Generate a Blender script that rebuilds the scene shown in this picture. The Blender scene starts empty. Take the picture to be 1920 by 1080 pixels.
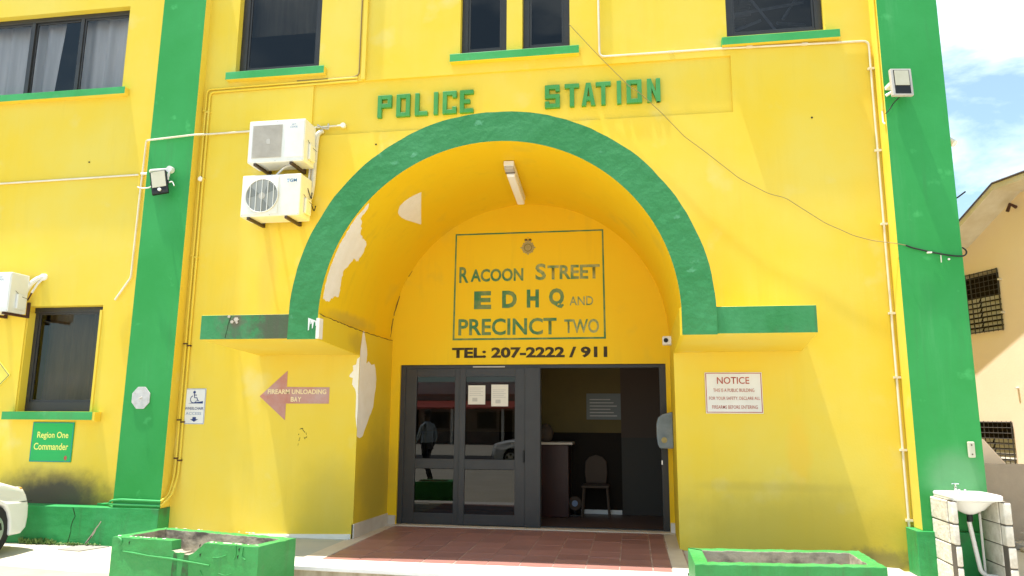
import bpy, bmesh, math, random
from mathutils import Vector, Matrix
random.seed(7)
R = math.radians
S = bpy.context.scene
COL = S.collection

# ---------------------------------------------------------------- camera, sky, sun, exposure
cd = bpy.data.cameras.new("camera")
cd.sensor_width = 36.0
cd.lens = 36.0 * 1375.26 / 1920.0
cd.clip_end = 600
cam = bpy.data.objects.new("camera", cd)
COL.objects.link(cam)
YAW, PITCH, ROLL = R(-9.1213), R(9.9824), R(0.3357)
fw = Vector((math.sin(YAW)*math.cos(PITCH), math.cos(YAW)*math.cos(PITCH), math.sin(PITCH)))
rt = Vector((math.cos(YAW), -math.sin(YAW), 0))
up = rt.cross(fw)
rt2 = rt*math.cos(ROLL) + up*math.sin(ROLL)
up2 = -rt*math.sin(ROLL) + up*math.cos(ROLL)
mw = Matrix((rt2, up2, -fw)).transposed().to_4x4()
mw.translation = Vector((1.4, -8.8, 1.6))
cam.matrix_world = mw
S.camera = cam

SUN_DIR = Vector((0.24, 0.045, -1.0)).normalized()       # way the light travels
sun_elev = math.asin(-SUN_DIR.z)
sun_az = math.atan2(-SUN_DIR.x, -SUN_DIR.y)               # clockwise from +Y
world = bpy.data.worlds.new("World")
S.world = world
world.use_nodes = True
wn, wl = world.node_tree.nodes, world.node_tree.links
wn.clear()
wo = wn.new("ShaderNodeOutputWorld"); bg = wn.new("ShaderNodeBackground")
sky = wn.new("ShaderNodeTexSky"); sky.sky_type = 'NISHITA'; sky.sun_disc = False
sky.sun_elevation = sun_elev; sky.sun_rotation = sun_az
sky.air_density = 1.0; sky.dust_density = 1.0; sky.ozone_density = 1.0
tc = wn.new("ShaderNodeTexCoord"); mp = wn.new("ShaderNodeMapping")
mp.inputs['Scale'].default_value = (1.0, 1.0, 2.2)
n1 = wn.new("ShaderNodeTexNoise"); n1.inputs['Scale'].default_value = 3.2
n1.inputs['Detail'].default_value = 9; n1.inputs['Roughness'].default_value = 0.58
n1.inputs['Distortion'].default_value = 0.35
cr = wn.new("ShaderNodeValToRGB")
cr.color_ramp.elements[0].position = 0.48; cr.color_ramp.elements[1].position = 0.70; cr.color_ramp.elements[0].color = (.12, .12, .12, 1)
mx = wn.new("ShaderNodeMix"); mx.data_type = 'RGBA'
mx.inputs[7].default_value = (9.6, 10.8, 11.2, 1)
wl.new(tc.outputs['Generated'], mp.inputs['Vector']); wl.new(mp.outputs[0], n1.inputs['Vector'])
wl.new(n1.outputs['Fac'], cr.inputs[0]); wl.new(cr.outputs[0], mx.inputs[0])
tint = wn.new("ShaderNodeMix"); tint.data_type = 'RGBA'; tint.blend_type = 'MULTIPLY'; tint.inputs[0].default_value = 1.0
tint.inputs[7].default_value = (1.0, 1.22, 1.16, 1)      # the picture's sky leans to cyan
wl.new(sky.outputs[0], tint.inputs[6]); wl.new(tint.outputs[2], mx.inputs[6]); wl.new(mx.outputs[2], bg.inputs[0])
bg.inputs[1].default_value = 0.09
wl.new(bg.outputs[0], wo.inputs[0])

sl = bpy.data.lights.new("sun", 'SUN'); sl.energy = 4.6; sl.angle = R(0.55); sl.color = (1.0, 0.95, 0.87)
so = bpy.data.objects.new("sun", sl); COL.objects.link(so)
so.rotation_euler = SUN_DIR.to_track_quat('-Z', 'Y').to_euler(); so.location = (-5, -5, 20)

S.view_settings.view_transform = 'Standard'; S.view_settings.look = 'None'
S.view_settings.gamma = 1; S.view_settings.use_curve_mapping = False
S.view_settings.exposure = 1.12
S.cycles.max_bounces = 10; S.cycles.diffuse_bounces = 5; S.cycles.transparent_max_bounces = 12
S.cycles.use_denoising = True

# ---------------------------------------------------------------- materials
def mat(name, c, c2=None, rough=0.7, scale=1.5, bump=0.0, bscale=30, metal=0.0, contrast=(0.35, 0.65),
        spots=None, spot_scale=6, spot_lim=(0.62, 0.7), spec=0.35, stretch=(1, 1, 1), detail=6, rnd=0.0, bdist=0.01):
    m = bpy.data.materials.new(name); m.use_nodes = True
    N, L = m.node_tree.nodes, m.node_tree.links
    p = N['Principled BSDF']
    p.inputs['Roughness'].default_value = rough; p.inputs['Metallic'].default_value = metal
    p.inputs['Specular IOR Level'].default_value = spec
    t = N.new("ShaderNodeTexCoord"); g = N.new("ShaderNodeMapping"); g.inputs['Scale'].default_value = stretch
    geo = N.new("ShaderNodeNewGeometry")
    L.new(geo.outputs['Position'] if rnd == 0 else t.outputs['Object'], g.inputs['Vector'])
    src = None
    if c2 is not None:
        n = N.new("ShaderNodeTexNoise"); n.inputs['Scale'].default_value = scale; n.inputs['Detail'].default_value = detail
        n.inputs['Roughness'].default_value = 0.6
        L.new(g.outputs[0], n.inputs['Vector'])
        r = N.new("ShaderNodeMapRange"); r.inputs['From Min'].default_value = contrast[0]; r.inputs['From Max'].default_value = contrast[1]
        L.new(n.outputs['Fac'], r.inputs['Value'])
        x = N.new("ShaderNodeMix"); x.data_type = 'RGBA'
        x.inputs[6].default_value = (*c, 1); x.inputs[7].default_value = (*c2, 1)
        L.new(r.outputs[0], x.inputs[0]); src = x.outputs[2]
    else:
        v = N.new("ShaderNodeRGB"); v.outputs[0].default_value = (*c, 1); src = v.outputs[0]
    if spots is not None:
        n = N.new("ShaderNodeTexNoise"); n.inputs['Scale'].default_value = spot_scale; n.inputs['Detail'].default_value = 8
        g2 = N.new("ShaderNodeMapping"); g2.inputs['Scale'].default_value = stretch; g2.inputs['Location'].default_value = (3.1, 7.7, 1.3)
        L.new(geo.outputs['Position'], g2.inputs['Vector']); L.new(g2.outputs[0], n.inputs['Vector'])
        r = N.new("ShaderNodeMapRange"); r.inputs['From Min'].default_value = spot_lim[0]; r.inputs['From Max'].default_value = spot_lim[1]
        L.new(n.outputs['Fac'], r.inputs['Value'])
        x = N.new("ShaderNodeMix"); x.data_type = 'RGBA'; x.inputs[7].default_value = (*spots, 1)
        L.new(src, x.inputs[6]); L.new(r.outputs[0], x.inputs[0]); src = x.outputs[2]
    if rnd > 0:
        oi = N.new("ShaderNodeObjectInfo"); h = N.new("ShaderNodeHueSaturation")
        r = N.new("ShaderNodeMapRange"); r.inputs['To Min'].default_value = 1 - rnd; r.inputs['To Max'].default_value = 1 + rnd
        L.new(oi.outputs['Random'], r.inputs['Value']); L.new(r.outputs[0], h.inputs['Value'])
        L.new(src, h.inputs['Color']); src = h.outputs[0]
    L.new(src, p.inputs['Base Color'])
    if bump > 0:
        n = N.new("ShaderNodeTexNoise"); n.inputs['Scale'].default_value = bscale; n.inputs['Detail'].default_value = 5
        L.new(geo.outputs['Position'], n.inputs['Vector'])
        b = N.new("ShaderNodeBump"); b.inputs['Strength'].default_value = bump; b.inputs['Distance'].default_value = bdist
        L.new(n.outputs['Fac'], b.inputs['Height']); L.new(b.outputs[0], p.inputs['Normal'])
    return m

def streaks(m, col, amount=0.25, freq=5.0, lim=(0.52, 0.75)):
    N, L = m.node_tree.nodes, m.node_tree.links
    p = N['Principled BSDF']; src = p.inputs['Base Color'].links[0].from_socket
    geo = N.new("ShaderNodeNewGeometry"); g = N.new("ShaderNodeMapping"); g.inputs['Scale'].default_value = (freq, freq, freq*0.07)
    L.new(geo.outputs['Position'], g.inputs['Vector'])
    n = N.new("ShaderNodeTexNoise"); n.inputs['Scale'].default_value = 1.6; n.inputs['Detail'].default_value = 7; n.inputs['Roughness'].default_value = .7
    L.new(g.outputs[0], n.inputs['Vector'])
    n2 = N.new("ShaderNodeTexNoise"); n2.inputs['Scale'].default_value = 0.9; n2.inputs['Detail'].default_value = 3
    L.new(geo.outputs['Position'], n2.inputs['Vector'])
    r = N.new("ShaderNodeMapRange"); r.inputs['From Min'].default_value = lim[0]; r.inputs['From Max'].default_value = lim[1]; r.inputs['To Max'].default_value = amount
    L.new(n.outputs['Fac'], r.inputs['Value'])
    r2 = N.new("ShaderNodeMapRange"); r2.inputs['From Min'].default_value = .4; r2.inputs['From Max'].default_value = .65
    L.new(n2.outputs['Fac'], r2.inputs['Value'])
    mu = N.new("ShaderNodeMath"); mu.operation = 'MULTIPLY'; L.new(r.outputs[0], mu.inputs[0]); L.new(r2.outputs[0], mu.inputs[1])
    x = N.new("ShaderNodeMix"); x.data_type = 'RGBA'; x.inputs[7].default_value = (*col, 1)
    L.new(mu.outputs[0], x.inputs[0]); L.new(src, x.inputs[6]); L.new(x.outputs[2], p.inputs['Base Color'])

def stain_or_shade(m, col, centre, radius, noise_scale=3, strength=1.0, low=0.35, high=0.75, wob=0.9):
    """Dirt, or a shadow put into the colour: a noisy ellipse of another colour at a fixed place on a surface."""
    N, L = m.node_tree.nodes, m.node_tree.links
    p = N['Principled BSDF']; src = p.inputs['Base Color'].links[0].from_socket
    geo = N.new("ShaderNodeNewGeometry")
    a = N.new("ShaderNodeVectorMath"); a.operation = 'SUBTRACT'; a.inputs[1].default_value = centre
    b = N.new("ShaderNodeVectorMath"); b.operation = 'DIVIDE'; b.inputs[1].default_value = radius
    l = N.new("ShaderNodeVectorMath"); l.operation = 'LENGTH'
    L.new(geo.outputs['Position'], a.inputs[0]); L.new(a.outputs[0], b.inputs[0]); L.new(b.outputs[0], l.inputs[0])
    n = N.new("ShaderNodeTexNoise"); n.inputs['Scale'].default_value = noise_scale; n.inputs['Detail'].default_value = 8
    n.inputs['Roughness'].default_value = 0.65
    L.new(geo.outputs['Position'], n.inputs['Vector'])
    mu = N.new("ShaderNodeMath"); mu.operation = 'MULTIPLY_ADD'; mu.inputs[1].default_value = wob; mu.inputs[2].default_value = -0.5*wob
    L.new(n.outputs['Fac'], mu.inputs[0])
    ad = N.new("ShaderNodeMath"); ad.operation = 'ADD'; L.new(l.outputs['Value'], ad.inputs[0]); L.new(mu.outputs[0], ad.inputs[1])
    r = N.new("ShaderNodeMapRange"); r.inputs['From Min'].default_value = high + 0.3; r.inputs['From Max'].default_value = low
    r.inputs['To Min'].default_value = 0; r.inputs['To Max'].default_value = strength
    r.interpolation_type = 'SMOOTHSTEP'
    L.new(ad.outputs[0], r.inputs['Value'])
    x = N.new("ShaderNodeMix"); x.data_type = 'RGBA'; x.inputs[7].default_value = (*col, 1)
    L.new(r.outputs[0], x.inputs[0]); L.new(src, x.inputs[6]); L.new(x.outputs[2], p.inputs['Base Color'])

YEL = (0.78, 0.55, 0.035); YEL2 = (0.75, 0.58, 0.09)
GRN = (0.035, 0.32, 0.075); GRN2 = (0.06, 0.38, 0.12)
M = {}
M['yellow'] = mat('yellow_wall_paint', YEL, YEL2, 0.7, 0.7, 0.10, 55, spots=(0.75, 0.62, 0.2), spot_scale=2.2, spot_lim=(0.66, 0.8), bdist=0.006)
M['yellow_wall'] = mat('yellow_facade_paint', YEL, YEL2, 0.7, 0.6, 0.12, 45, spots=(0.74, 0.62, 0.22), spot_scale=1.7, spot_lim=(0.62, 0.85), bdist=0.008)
streaks(M['yellow_wall'], (0.62, 0.45, 0.06), 0.35, 5)
streaks(M['yellow_wall'], (0.77, 0.63, 0.18), 0.28, 2.6, (0.5, 0.8))
# soot above the left plinth, damp along the foot of the walls, painted-in shadow streak under the air conditioner, scuffs
stain_or_shade(M['yellow_wall'], (0.055, 0.05, 0.045), (-6.05, 0, 0.52), (0.98, 1, 0.40), 3.5, 0.96, 0.35, 0.95, 0.8)
stain_or_shade(M['yellow_wall'], (0.42, 0.32, 0.04), (3.2, 0, 0.35), (1.6, 1, 0.62), 1.6, 0.5, 0.3, 0.9, 1.2)
stain_or_shade(M['yellow_wall'], (0.44, 0.34, 0.05), (-2.3, 0, 0.55), (0.55, 1, 0.6), 2.0, 0.35, 0.3, 0.9, 1.2)
stain_or_shade(M['yellow_wall'], (0.16, 0.13, 0.06), (4.0, 0, 0.1), (0.55, 1, 0.16), 7, 0.7, 0.3, 0.8, 1.4)
stain_or_shade(M['yellow_wall'], (0.86, 0.50, 0.03), (3.25, 0, 1.25), (0.16, 1, 0.45), 3, 0.4, 0.4, 0.8, 0.9)
stain_or_shade(M['yellow_wall'], (0.60, 0.42, 0.10), (-3.25, 0, 3.35), (0.16, 1, 0.75), 5, 0.35, 0.3, 0.9, 0.9)
stain_or_shade(M['yellow_wall'], (0.45, 0.33, 0.06), (3.0, 0, 0.85), (1.1, 1, 0.07), 4, 0.3, 0.2, 0.8, 1.0)
M['porch_yellow'] = mat('yellow_porch_paint', (0.86, 0.535, 0.004), (0.84, 0.56, 0.008), 0.65, 0.9, 0.14, 18, spots=(0.6, 0.44, 0.05), spot_scale=1.4, spot_lim=(0.6, 0.9), bdist=0.012)
stain_or_shade(M['porch_yellow'], (0.38, 0.27, 0.05), (-1.96, 0.7, 0.8), (0.3, 0.8, 0.5), 2.5, 0.45, 0.3, 0.9, 1.0)
stain_or_shade(M['porch_yellow'], (0.28, 0.20, 0.08), (-1.93, -0.3, 2.75), (0.3, 0.9, 0.10), 5, 0.35, 0.3, 0.9, 1.0)
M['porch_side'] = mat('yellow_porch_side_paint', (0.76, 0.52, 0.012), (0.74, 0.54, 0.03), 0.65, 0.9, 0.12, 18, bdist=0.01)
stain_or_shade(M['porch_side'], (0.33, 0.25, 0.04), (-1.93, 0.75, 0.7), (0.3, 0.9, 0.9), 2.0, 0.6, 0.3, 0.9, 1.0)
stain_or_shade(M['porch_side'], (0.40, 0.28, 0.05), (-1.93, -0.1, 2.5), (0.3, 0.35, 0.14), 5, 0.4, 0.3, 0.9, 1.0)
M['green'] = mat('green_wall_paint', GRN, GRN2, 0.5, 1.2, 0.12, 14, spots=(0.10, 0.42, 0.16), spot_scale=3.2, spot_lim=(0.62, 0.76), bdist=0.012)
streaks(M['green'], (0.10, 0.20, 0.08), 0.4, 7)
streaks(M['porch_yellow'], (0.52, 0.36, 0.03), 0.4, 3.5)
M['green_rough'] = mat('green_relief_paint', (0.030, 0.205, 0.055), (0.05, 0.25, 0.085), 0.38, 1.6, 0.55, 9, spots=(0.10, 0.33, 0.16), spot_scale=5.5, spot_lim=(0.66, 0.72), bdist=0.03)
M['green_pier'] = mat('green_pilaster_paint', (0.022, 0.28, 0.052), (0.034, 0.32, 0.075), 0.5, 0.9, 0.10, 20, spots=(0.07, 0.42, 0.12), spot_scale=4, spot_lim=(0.66, 0.78), bdist=0.01)
stain_or_shade(M['green_pier'], (0.16, 0.33, 0.17), (4.75, -0.25, 1.0), (0.36, 1, 0.34), 6, 0.6, 0.4, 0.85, 0.4)
streaks(M['green_pier'], (0.05, 0.20, 0.06), 0.5, 5)
streaks(M['green_pier'], (0.16, 0.46, 0.20), 0.35, 3, (0.55, 0.8))
M['green_ledge'] = mat('green_ledge_paint', (0.028, 0.21, 0.055), (0.055, 0.27, 0.10), 0.5, 3, 0.3, 25, stretch=(1, 1, 0.35))
stain_or_shade(M['green_ledge'], (0.09, 0.075, 0.05), (-2.45, -1.25, 2.58), (0.30, 1, 0.30), 9, 0.8, 0.5, 0.9, 1.8)
stain_or_shade(M['green_ledge'], (0.20, 0.10, 0.07), (-2.93, -1.25, 2.64), (0.07, 1, 0.09), 14, 0.8, 0.5, 0.8, 1.4)
stain_or_shade(M['green_ledge'], (0.12, 0.12, 0.08), (-2.95, -1.25, 2.6), (0.3, 1, 0.3), 11, 0.7, 0.1, 0.6, 2.0)
M['green_low'] = mat('green_plinth_paint', (0.018, 0.25, 0.055), (0.04, 0.33, 0.10), 0.5, 2.0, 0.3, 12, spots=(0.05, 0.14, 0.06), spot_scale=2.5, spot_lim=(0.58, 0.75), bdist=0.02)
streaks(M['green_ledge'], (0.10, 0.09, 0.06), 0.9, 12, (0.5, 0.62))
streaks(M['green_low'], (0.05, 0.09, 0.04), 0.7, 7, (0.5, 0.68))
M['green_planter'] = mat('green_planter_paint', (0.035, 0.25, 0.055), (0.05, 0.29, 0.08), 0.5, 2.5, 0.6, 7, spots=(0.12, 0.11, 0.07), spot_scale=4, spot_lim=(0.68, 0.74), bdist=0.03)
streaks(M['green_planter'], (0.07, 0.10, 0.04), 0.6, 6, (0.52, 0.68))
M['letter'] = mat('green_letter_paint', (0.05, 0.27, 0.065), (0.07, 0.31, 0.09), 0.45, 4)
M['faded_green'] = mat('faded_green_lettering', (0.06, 0.20, 0.09), (0.22, 0.27, 0.10), 0.8, 7, contrast=(0.42, 0.66))
M['worn_green'] = mat('worn_green_lettering', (0.12, 0.23, 0.10), (0.40, 0.38, 0.16), 0.8, 9, contrast=(0.38, 0.62))
M['dark_text'] = mat('dark_lettering', (0.03, 0.022, 0.015), (0.07, 0.05, 0.02), 0.7, 12)
M['plaster'] = mat('bare_plaster', (0.83, 0.77, 0.66), (0.88, 0.83, 0.74), 0.9, 5, 0.5, 30)
M['concrete'] = mat('weathered_concrete', (0.42, 0.37, 0.28), (0.10, 0.085, 0.07), 0.9, 4, 0.6, 25, contrast=(0.45, 0.66), stretch=(1, 1, 1.6))
M['apron'] = mat('pale_concrete_apron', (0.40, 0.41, 0.36), (0.48, 0.47, 0.41), 0.85, 2, 0.2, 40)
M['ground'] = mat('sunlit_concrete', (0.47, 0.43, 0.35), (0.54, 0.50, 0.42), 0.9, 1.2, 0.3, 30, spots=(0.42, 0.38, 0.33), spot_scale=2.5, spot_lim=(0.6, 0.78))
M['pave'] = mat('grey_pavement', (0.26, 0.24, 0.22), (0.32, 0.30, 0.27), 0.9, 2.5, 0.3, 30)
M['asphalt'] = mat('asphalt', (0.05, 0.05, 0.052), (0.075, 0.073, 0.07), 0.9, 3, 0.5, 60)
M['tile'] = mat('terracotta_tile', (0.29, 0.135, 0.115), (0.34, 0.175, 0.15), 0.42, 3, 0.12, 14, rnd=0.13, bdist=0.004)
M['grout'] = mat('tile_grout', (0.50, 0.38, 0.33), (0.30, 0.18, 0.15), 0.9, 6)
M['strip'] = mat('beige_border_stone', (0.55, 0.47, 0.38), (0.62, 0.55, 0.46), 0.55, 4, 0.1, 40)
M['nosing'] = mat('white_step_stone', (0.72, 0.69, 0.66), (0.80, 0.78, 0.75), 0.5, 5, 0.1, 40)
M['riser'] = mat('stained_step_riser', (0.55, 0.48, 0.36), (0.34, 0.27, 0.18), 0.85, 5, 0.4, 30, stretch=(1.5, 1, 0.4))
M['alu'] = mat('dark_grey_aluminium', (0.028, 0.026, 0.027), (0.036, 0.034, 0.034), 0.4, 3, spec=0.5)
M['blackish'] = mat('black_plastic', (0.012, 0.012, 0.012), None, 0.5)
M['white'] = mat('white_pvc', (0.78, 0.76, 0.73), (0.70, 0.66, 0.60), 0.45, 5, contrast=(0.5, 0.75))
M['conduit'] = mat('cream_pvc', (0.74, 0.68, 0.56), (0.66, 0.58, 0.42), 0.5, 4, contrast=(0.45, 0.7))
M['acwhite'] = mat('white_enamel', (0.76, 0.76, 0.74), (0.70, 0.69, 0.64), 0.35, 4, contrast=(0.5, 0.8))
M['acgrey'] = mat('grey_fan_plastic', (0.33, 0.34, 0.33), None, 0.5)
M['acgrille'] = mat('dusty_grille', (0.45, 0.42, 0.38), (0.52, 0.49, 0.45), 0.7, 8)
M['fanblade'] = mat('dark_fan_blade', (0.22, 0.23, 0.22), None, 0.5)
M['foil'] = mat('pipe_lagging', (0.55, 0.54, 0.52), (0.68, 0.66, 0.62), 0.5, 14, 0.5, 60)
M['rust'] = mat('rusty_steel', (0.10, 0.035, 0.02), (0.05, 0.03, 0.025), 0.8, 14)
M['bracket'] = mat('dark_bracket_steel', (0.05, 0.04, 0.03), (0.09, 0.05, 0.03), 0.6, 14)
M['chrome'] = mat('chrome', (0.75, 0.75, 0.75), None, 0.15, metal=1.0)
M['ceramic'] = mat('white_ceramic', (0.85, 0.84, 0.82), None, 0.12, spec=0.6)
M['block'] = mat('limewashed_block', (0.76, 0.70, 0.61), (0.52, 0.45, 0.35), 0.9, 6, 0.8, 30, contrast=(0.45, 0.72), rnd=0.05)
M['mortar'] = mat('dark_mortar', (0.12, 0.10, 0.08), None, 0.95)
M['oct'] = mat('weathered_plate', (0.50, 0.49, 0.48), (0.62, 0.60, 0.59), 0.6, 18)
M['signwhite'] = mat('white_sign_board', (0.76, 0.75, 0.74), (0.70, 0.68, 0.66), 0.4, 3)
M['signgreen'] = mat('green_sign_board', (0.012, 0.40, 0.09), None, 0.4)
M['signyellow'] = mat('yellow_sign_print', (0.80, 0.80, 0.18), None, 0.4)
M['signyellow2'] = mat('yellow_diamond_board', (0.78, 0.66, 0.10), None, 0.4)
M['red'] = mat('red_print', (0.36, 0.05, 0.035), (0.48, 0.14, 0.10), 0.6, 8)
M['blue'] = mat('blue_print', (0.02, 0.04, 0.16), None, 0.5)
M['blue2'] = mat('pale_blue_print', (0.22, 0.28, 0.42), None, 0.5)
M['blueteal'] = mat('blue_logo_print', (0.03, 0.16, 0.36), None, 0.5)
M['arrowred'] = mat('faded_red_paint', (0.48, 0.20, 0.16), (0.50, 0.29, 0.27), 0.7, 4, spots=(0.50, 0.33, 0.33), spot_scale=5, spot_lim=(0.5, 0.7))
M['arrowtext'] = mat('cream_paint', (0.80, 0.66, 0.42), None, 0.7)
M['badge'] = mat('badge_print', (0.34, 0.27, 0.10), (0.44, 0.36, 0.16), 0.7, 30)
M['badge2'] = mat('badge_shade_print', (0.22, 0.17, 0.05), None, 0.7)
M['badge3'] = mat('badge_crown_print', (0.12, 0.055, 0.01), None, 0.7)
M['lens'] = mat('lamp_lens', (0.50, 0.47, 0.34), (0.56, 0.53, 0.42), 0.2, 5)
M['diffuser'] = mat('lamp_diffuser', (0.92, 0.92, 0.92), None, 0.35)
M['cable'] = mat('black_cable', (0.02, 0.02, 0.018), None, 0.6)
M['wire'] = mat('weathered_wire', (0.26, 0.19, 0.08), None, 0.7)
M['dispenser'] = mat('smoky_dispenser_plastic', (0.16, 0.20, 0.23), (0.24, 0.28, 0.31), 0.22, 6)
M['cream'] = mat('cream_house_wall', (0.84, 0.69, 0.54), (0.86, 0.73, 0.58), 0.8, 1, 0.15, 30)
M['soffit'] = mat('cream_soffit', (0.70, 0.66, 0.56), (0.60, 0.54, 0.42), 0.7, 3)
M['roofred'] = mat('red_roof_sheet', (0.42, 0.07, 0.05), (0.50, 0.10, 0.08), 0.5, 2)
M['roofgrey'] = mat('dark_roof_edge', (0.06, 0.05, 0.07), (0.12, 0.10, 0.10), 0.6, 6)
M['bwall'] = mat('rendered_yard_wall', (0.36, 0.30, 0.24), (0.44, 0.37, 0.30), 0.9, 2, 0.2, 20)
M['rubble'] = mat('rubble_stone', (0.30, 0.27, 0.23), (0.42, 0.37, 0.31), 0.95, 6, 0.6, 20, rnd=0.2)
M['grille'] = mat('window_grille_steel', (0.05, 0.045, 0.04), None, 0.6)
M['louvre'] = mat('louvre_glass', (0.55, 0.53, 0.48), None, 0.2)
M['carwhite'] = mat('white_car_paint', (0.76, 0.76, 0.75), None, 0.16, spec=0.6)
M['cardark'] = mat('dark_car_glass', (0.01, 0.012, 0.014), None, 0.06)
M['orange'] = mat('amber_lens', (0.75, 0.33, 0.07), None, 0.2)
M['tyre'] = mat('tyre_rubber', (0.02, 0.02, 0.02), None, 0.85)
M['rim'] = mat('alloy_wheel', (0.55, 0.55, 0.55), None, 0.3, metal=0.7)
M['curtain'] = mat('grey_curtain', (0.72, 0.68, 0.65), (0.60, 0.57, 0.55), 0.9, 4, stretch=(3, 1, 0.2))
M['curtain2'] = mat('brown_curtain', (0.40, 0.30, 0.17), (0.26, 0.19, 0.11), 0.9, 3, stretch=(4, 1, 0.3))
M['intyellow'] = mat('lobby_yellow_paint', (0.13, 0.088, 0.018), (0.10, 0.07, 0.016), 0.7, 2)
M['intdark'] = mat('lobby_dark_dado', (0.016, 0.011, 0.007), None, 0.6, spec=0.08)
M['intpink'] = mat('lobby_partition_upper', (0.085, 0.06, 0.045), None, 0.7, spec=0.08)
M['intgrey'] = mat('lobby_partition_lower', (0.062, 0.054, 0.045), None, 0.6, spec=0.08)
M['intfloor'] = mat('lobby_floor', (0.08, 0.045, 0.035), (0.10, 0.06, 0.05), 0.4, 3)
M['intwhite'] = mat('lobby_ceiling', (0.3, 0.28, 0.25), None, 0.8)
M['mahogany'] = mat('mahogany_counter', (0.045, 0.012, 0.008), (0.03, 0.008, 0.006), 0.35, 6, stretch=(1, 1, 0.2))
M['navyroom'] = mat('office_wall', (0.28, 0.30, 0.34), None, 0.8)
M['paper'] = mat('white_paper', (0.72, 0.68, 0.60), None, 0.7)
M['intposter'] = mat('dull_poster_board', (0.16, 0.17, 0.165), None, 0.6)
M['ink'] = mat('printed_ink', (0.10, 0.10, 0.10), None, 0.7)
M['skin'] = mat('skin', (0.12, 0.055, 0.03), None, 0.5)
M['cloth'] = mat('dark_trousers', (0.015, 0.016, 0.02), None, 0.9)
M['shirt'] = mat('pale_blue_shirt', (0.35, 0.42, 0.50), None, 0.9)
M['leaf'] = mat('leaf_green', (0.045, 0.10, 0.025), (0.09, 0.16, 0.04), 0.6, 3)
M['weed'] = mat('weed_green', (0.12, 0.20, 0.05), None, 0.7)
M['bark'] = mat('bark', (0.12, 0.08, 0.05), (0.2, 0.15, 0.1), 0.9, 8)
M['wallwhite'] = mat('white_house_wall', (0.70, 0.68, 0.64), None, 0.8)
M['crack_or_shade'] = mat('crack_dark', (0.02, 0.035, 0.015), None, 0.95)
M['mark'] = mat('dark_paint_marks', (0.05, 0.04, 0.02), None, 0.9)

def glass(name, tint, refl=1.0, body=0.0):
    """Window glass as a thin sheet: a mirror reflection by fresnel over a tinted see-through."""
    m = bpy.data.materials.new(name); m.use_nodes = True
    N, L = m.node_tree.nodes, m.node_tree.links
    N.remove(N['Principled BSDF']); o = N['Material Output']
    fr = N.new("ShaderNodeFresnel"); fr.inputs['IOR'].default_value = 1.5
    mm = N.new("ShaderNodeMath"); mm.operation = 'MULTIPLY'; mm.inputs[1].default_value = refl; mm.use_clamp = True
    tr = N.new("ShaderNodeBsdfTransparent"); tr.inputs[0].default_value = (*tint, 1)
    gl = N.new("ShaderNodeBsdfGlossy"); gl.inputs['Roughness'].default_value = 0.0; gl.inputs[0].default_value = (1, 1, 1, 1)
    x = N.new("ShaderNodeMixShader")
    L.new(fr.outputs[0], mm.inputs[0]); L.new(mm.outputs[0], x.inputs[0])
    L.new(tr.outputs[0], x.inputs[1]); L.new(gl.outputs[0], x.inputs[2]); L.new(x.outputs[0], o.inputs[0])
    return m
M['glass'] = glass('tinted_window_glass', (0.36, 0.40, 0.48), 0.8)
M['doorglass'] = glass('door_glass', (0.20, 0.19, 0.18), 0.95)
M['glass_clear'] = glass('clear_window_glass', (0.84, 0.86, 0.90), 0.9)
M['glass_low'] = glass('brownish_window_glass', (0.55, 0.52, 0.48), 1.1)

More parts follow.
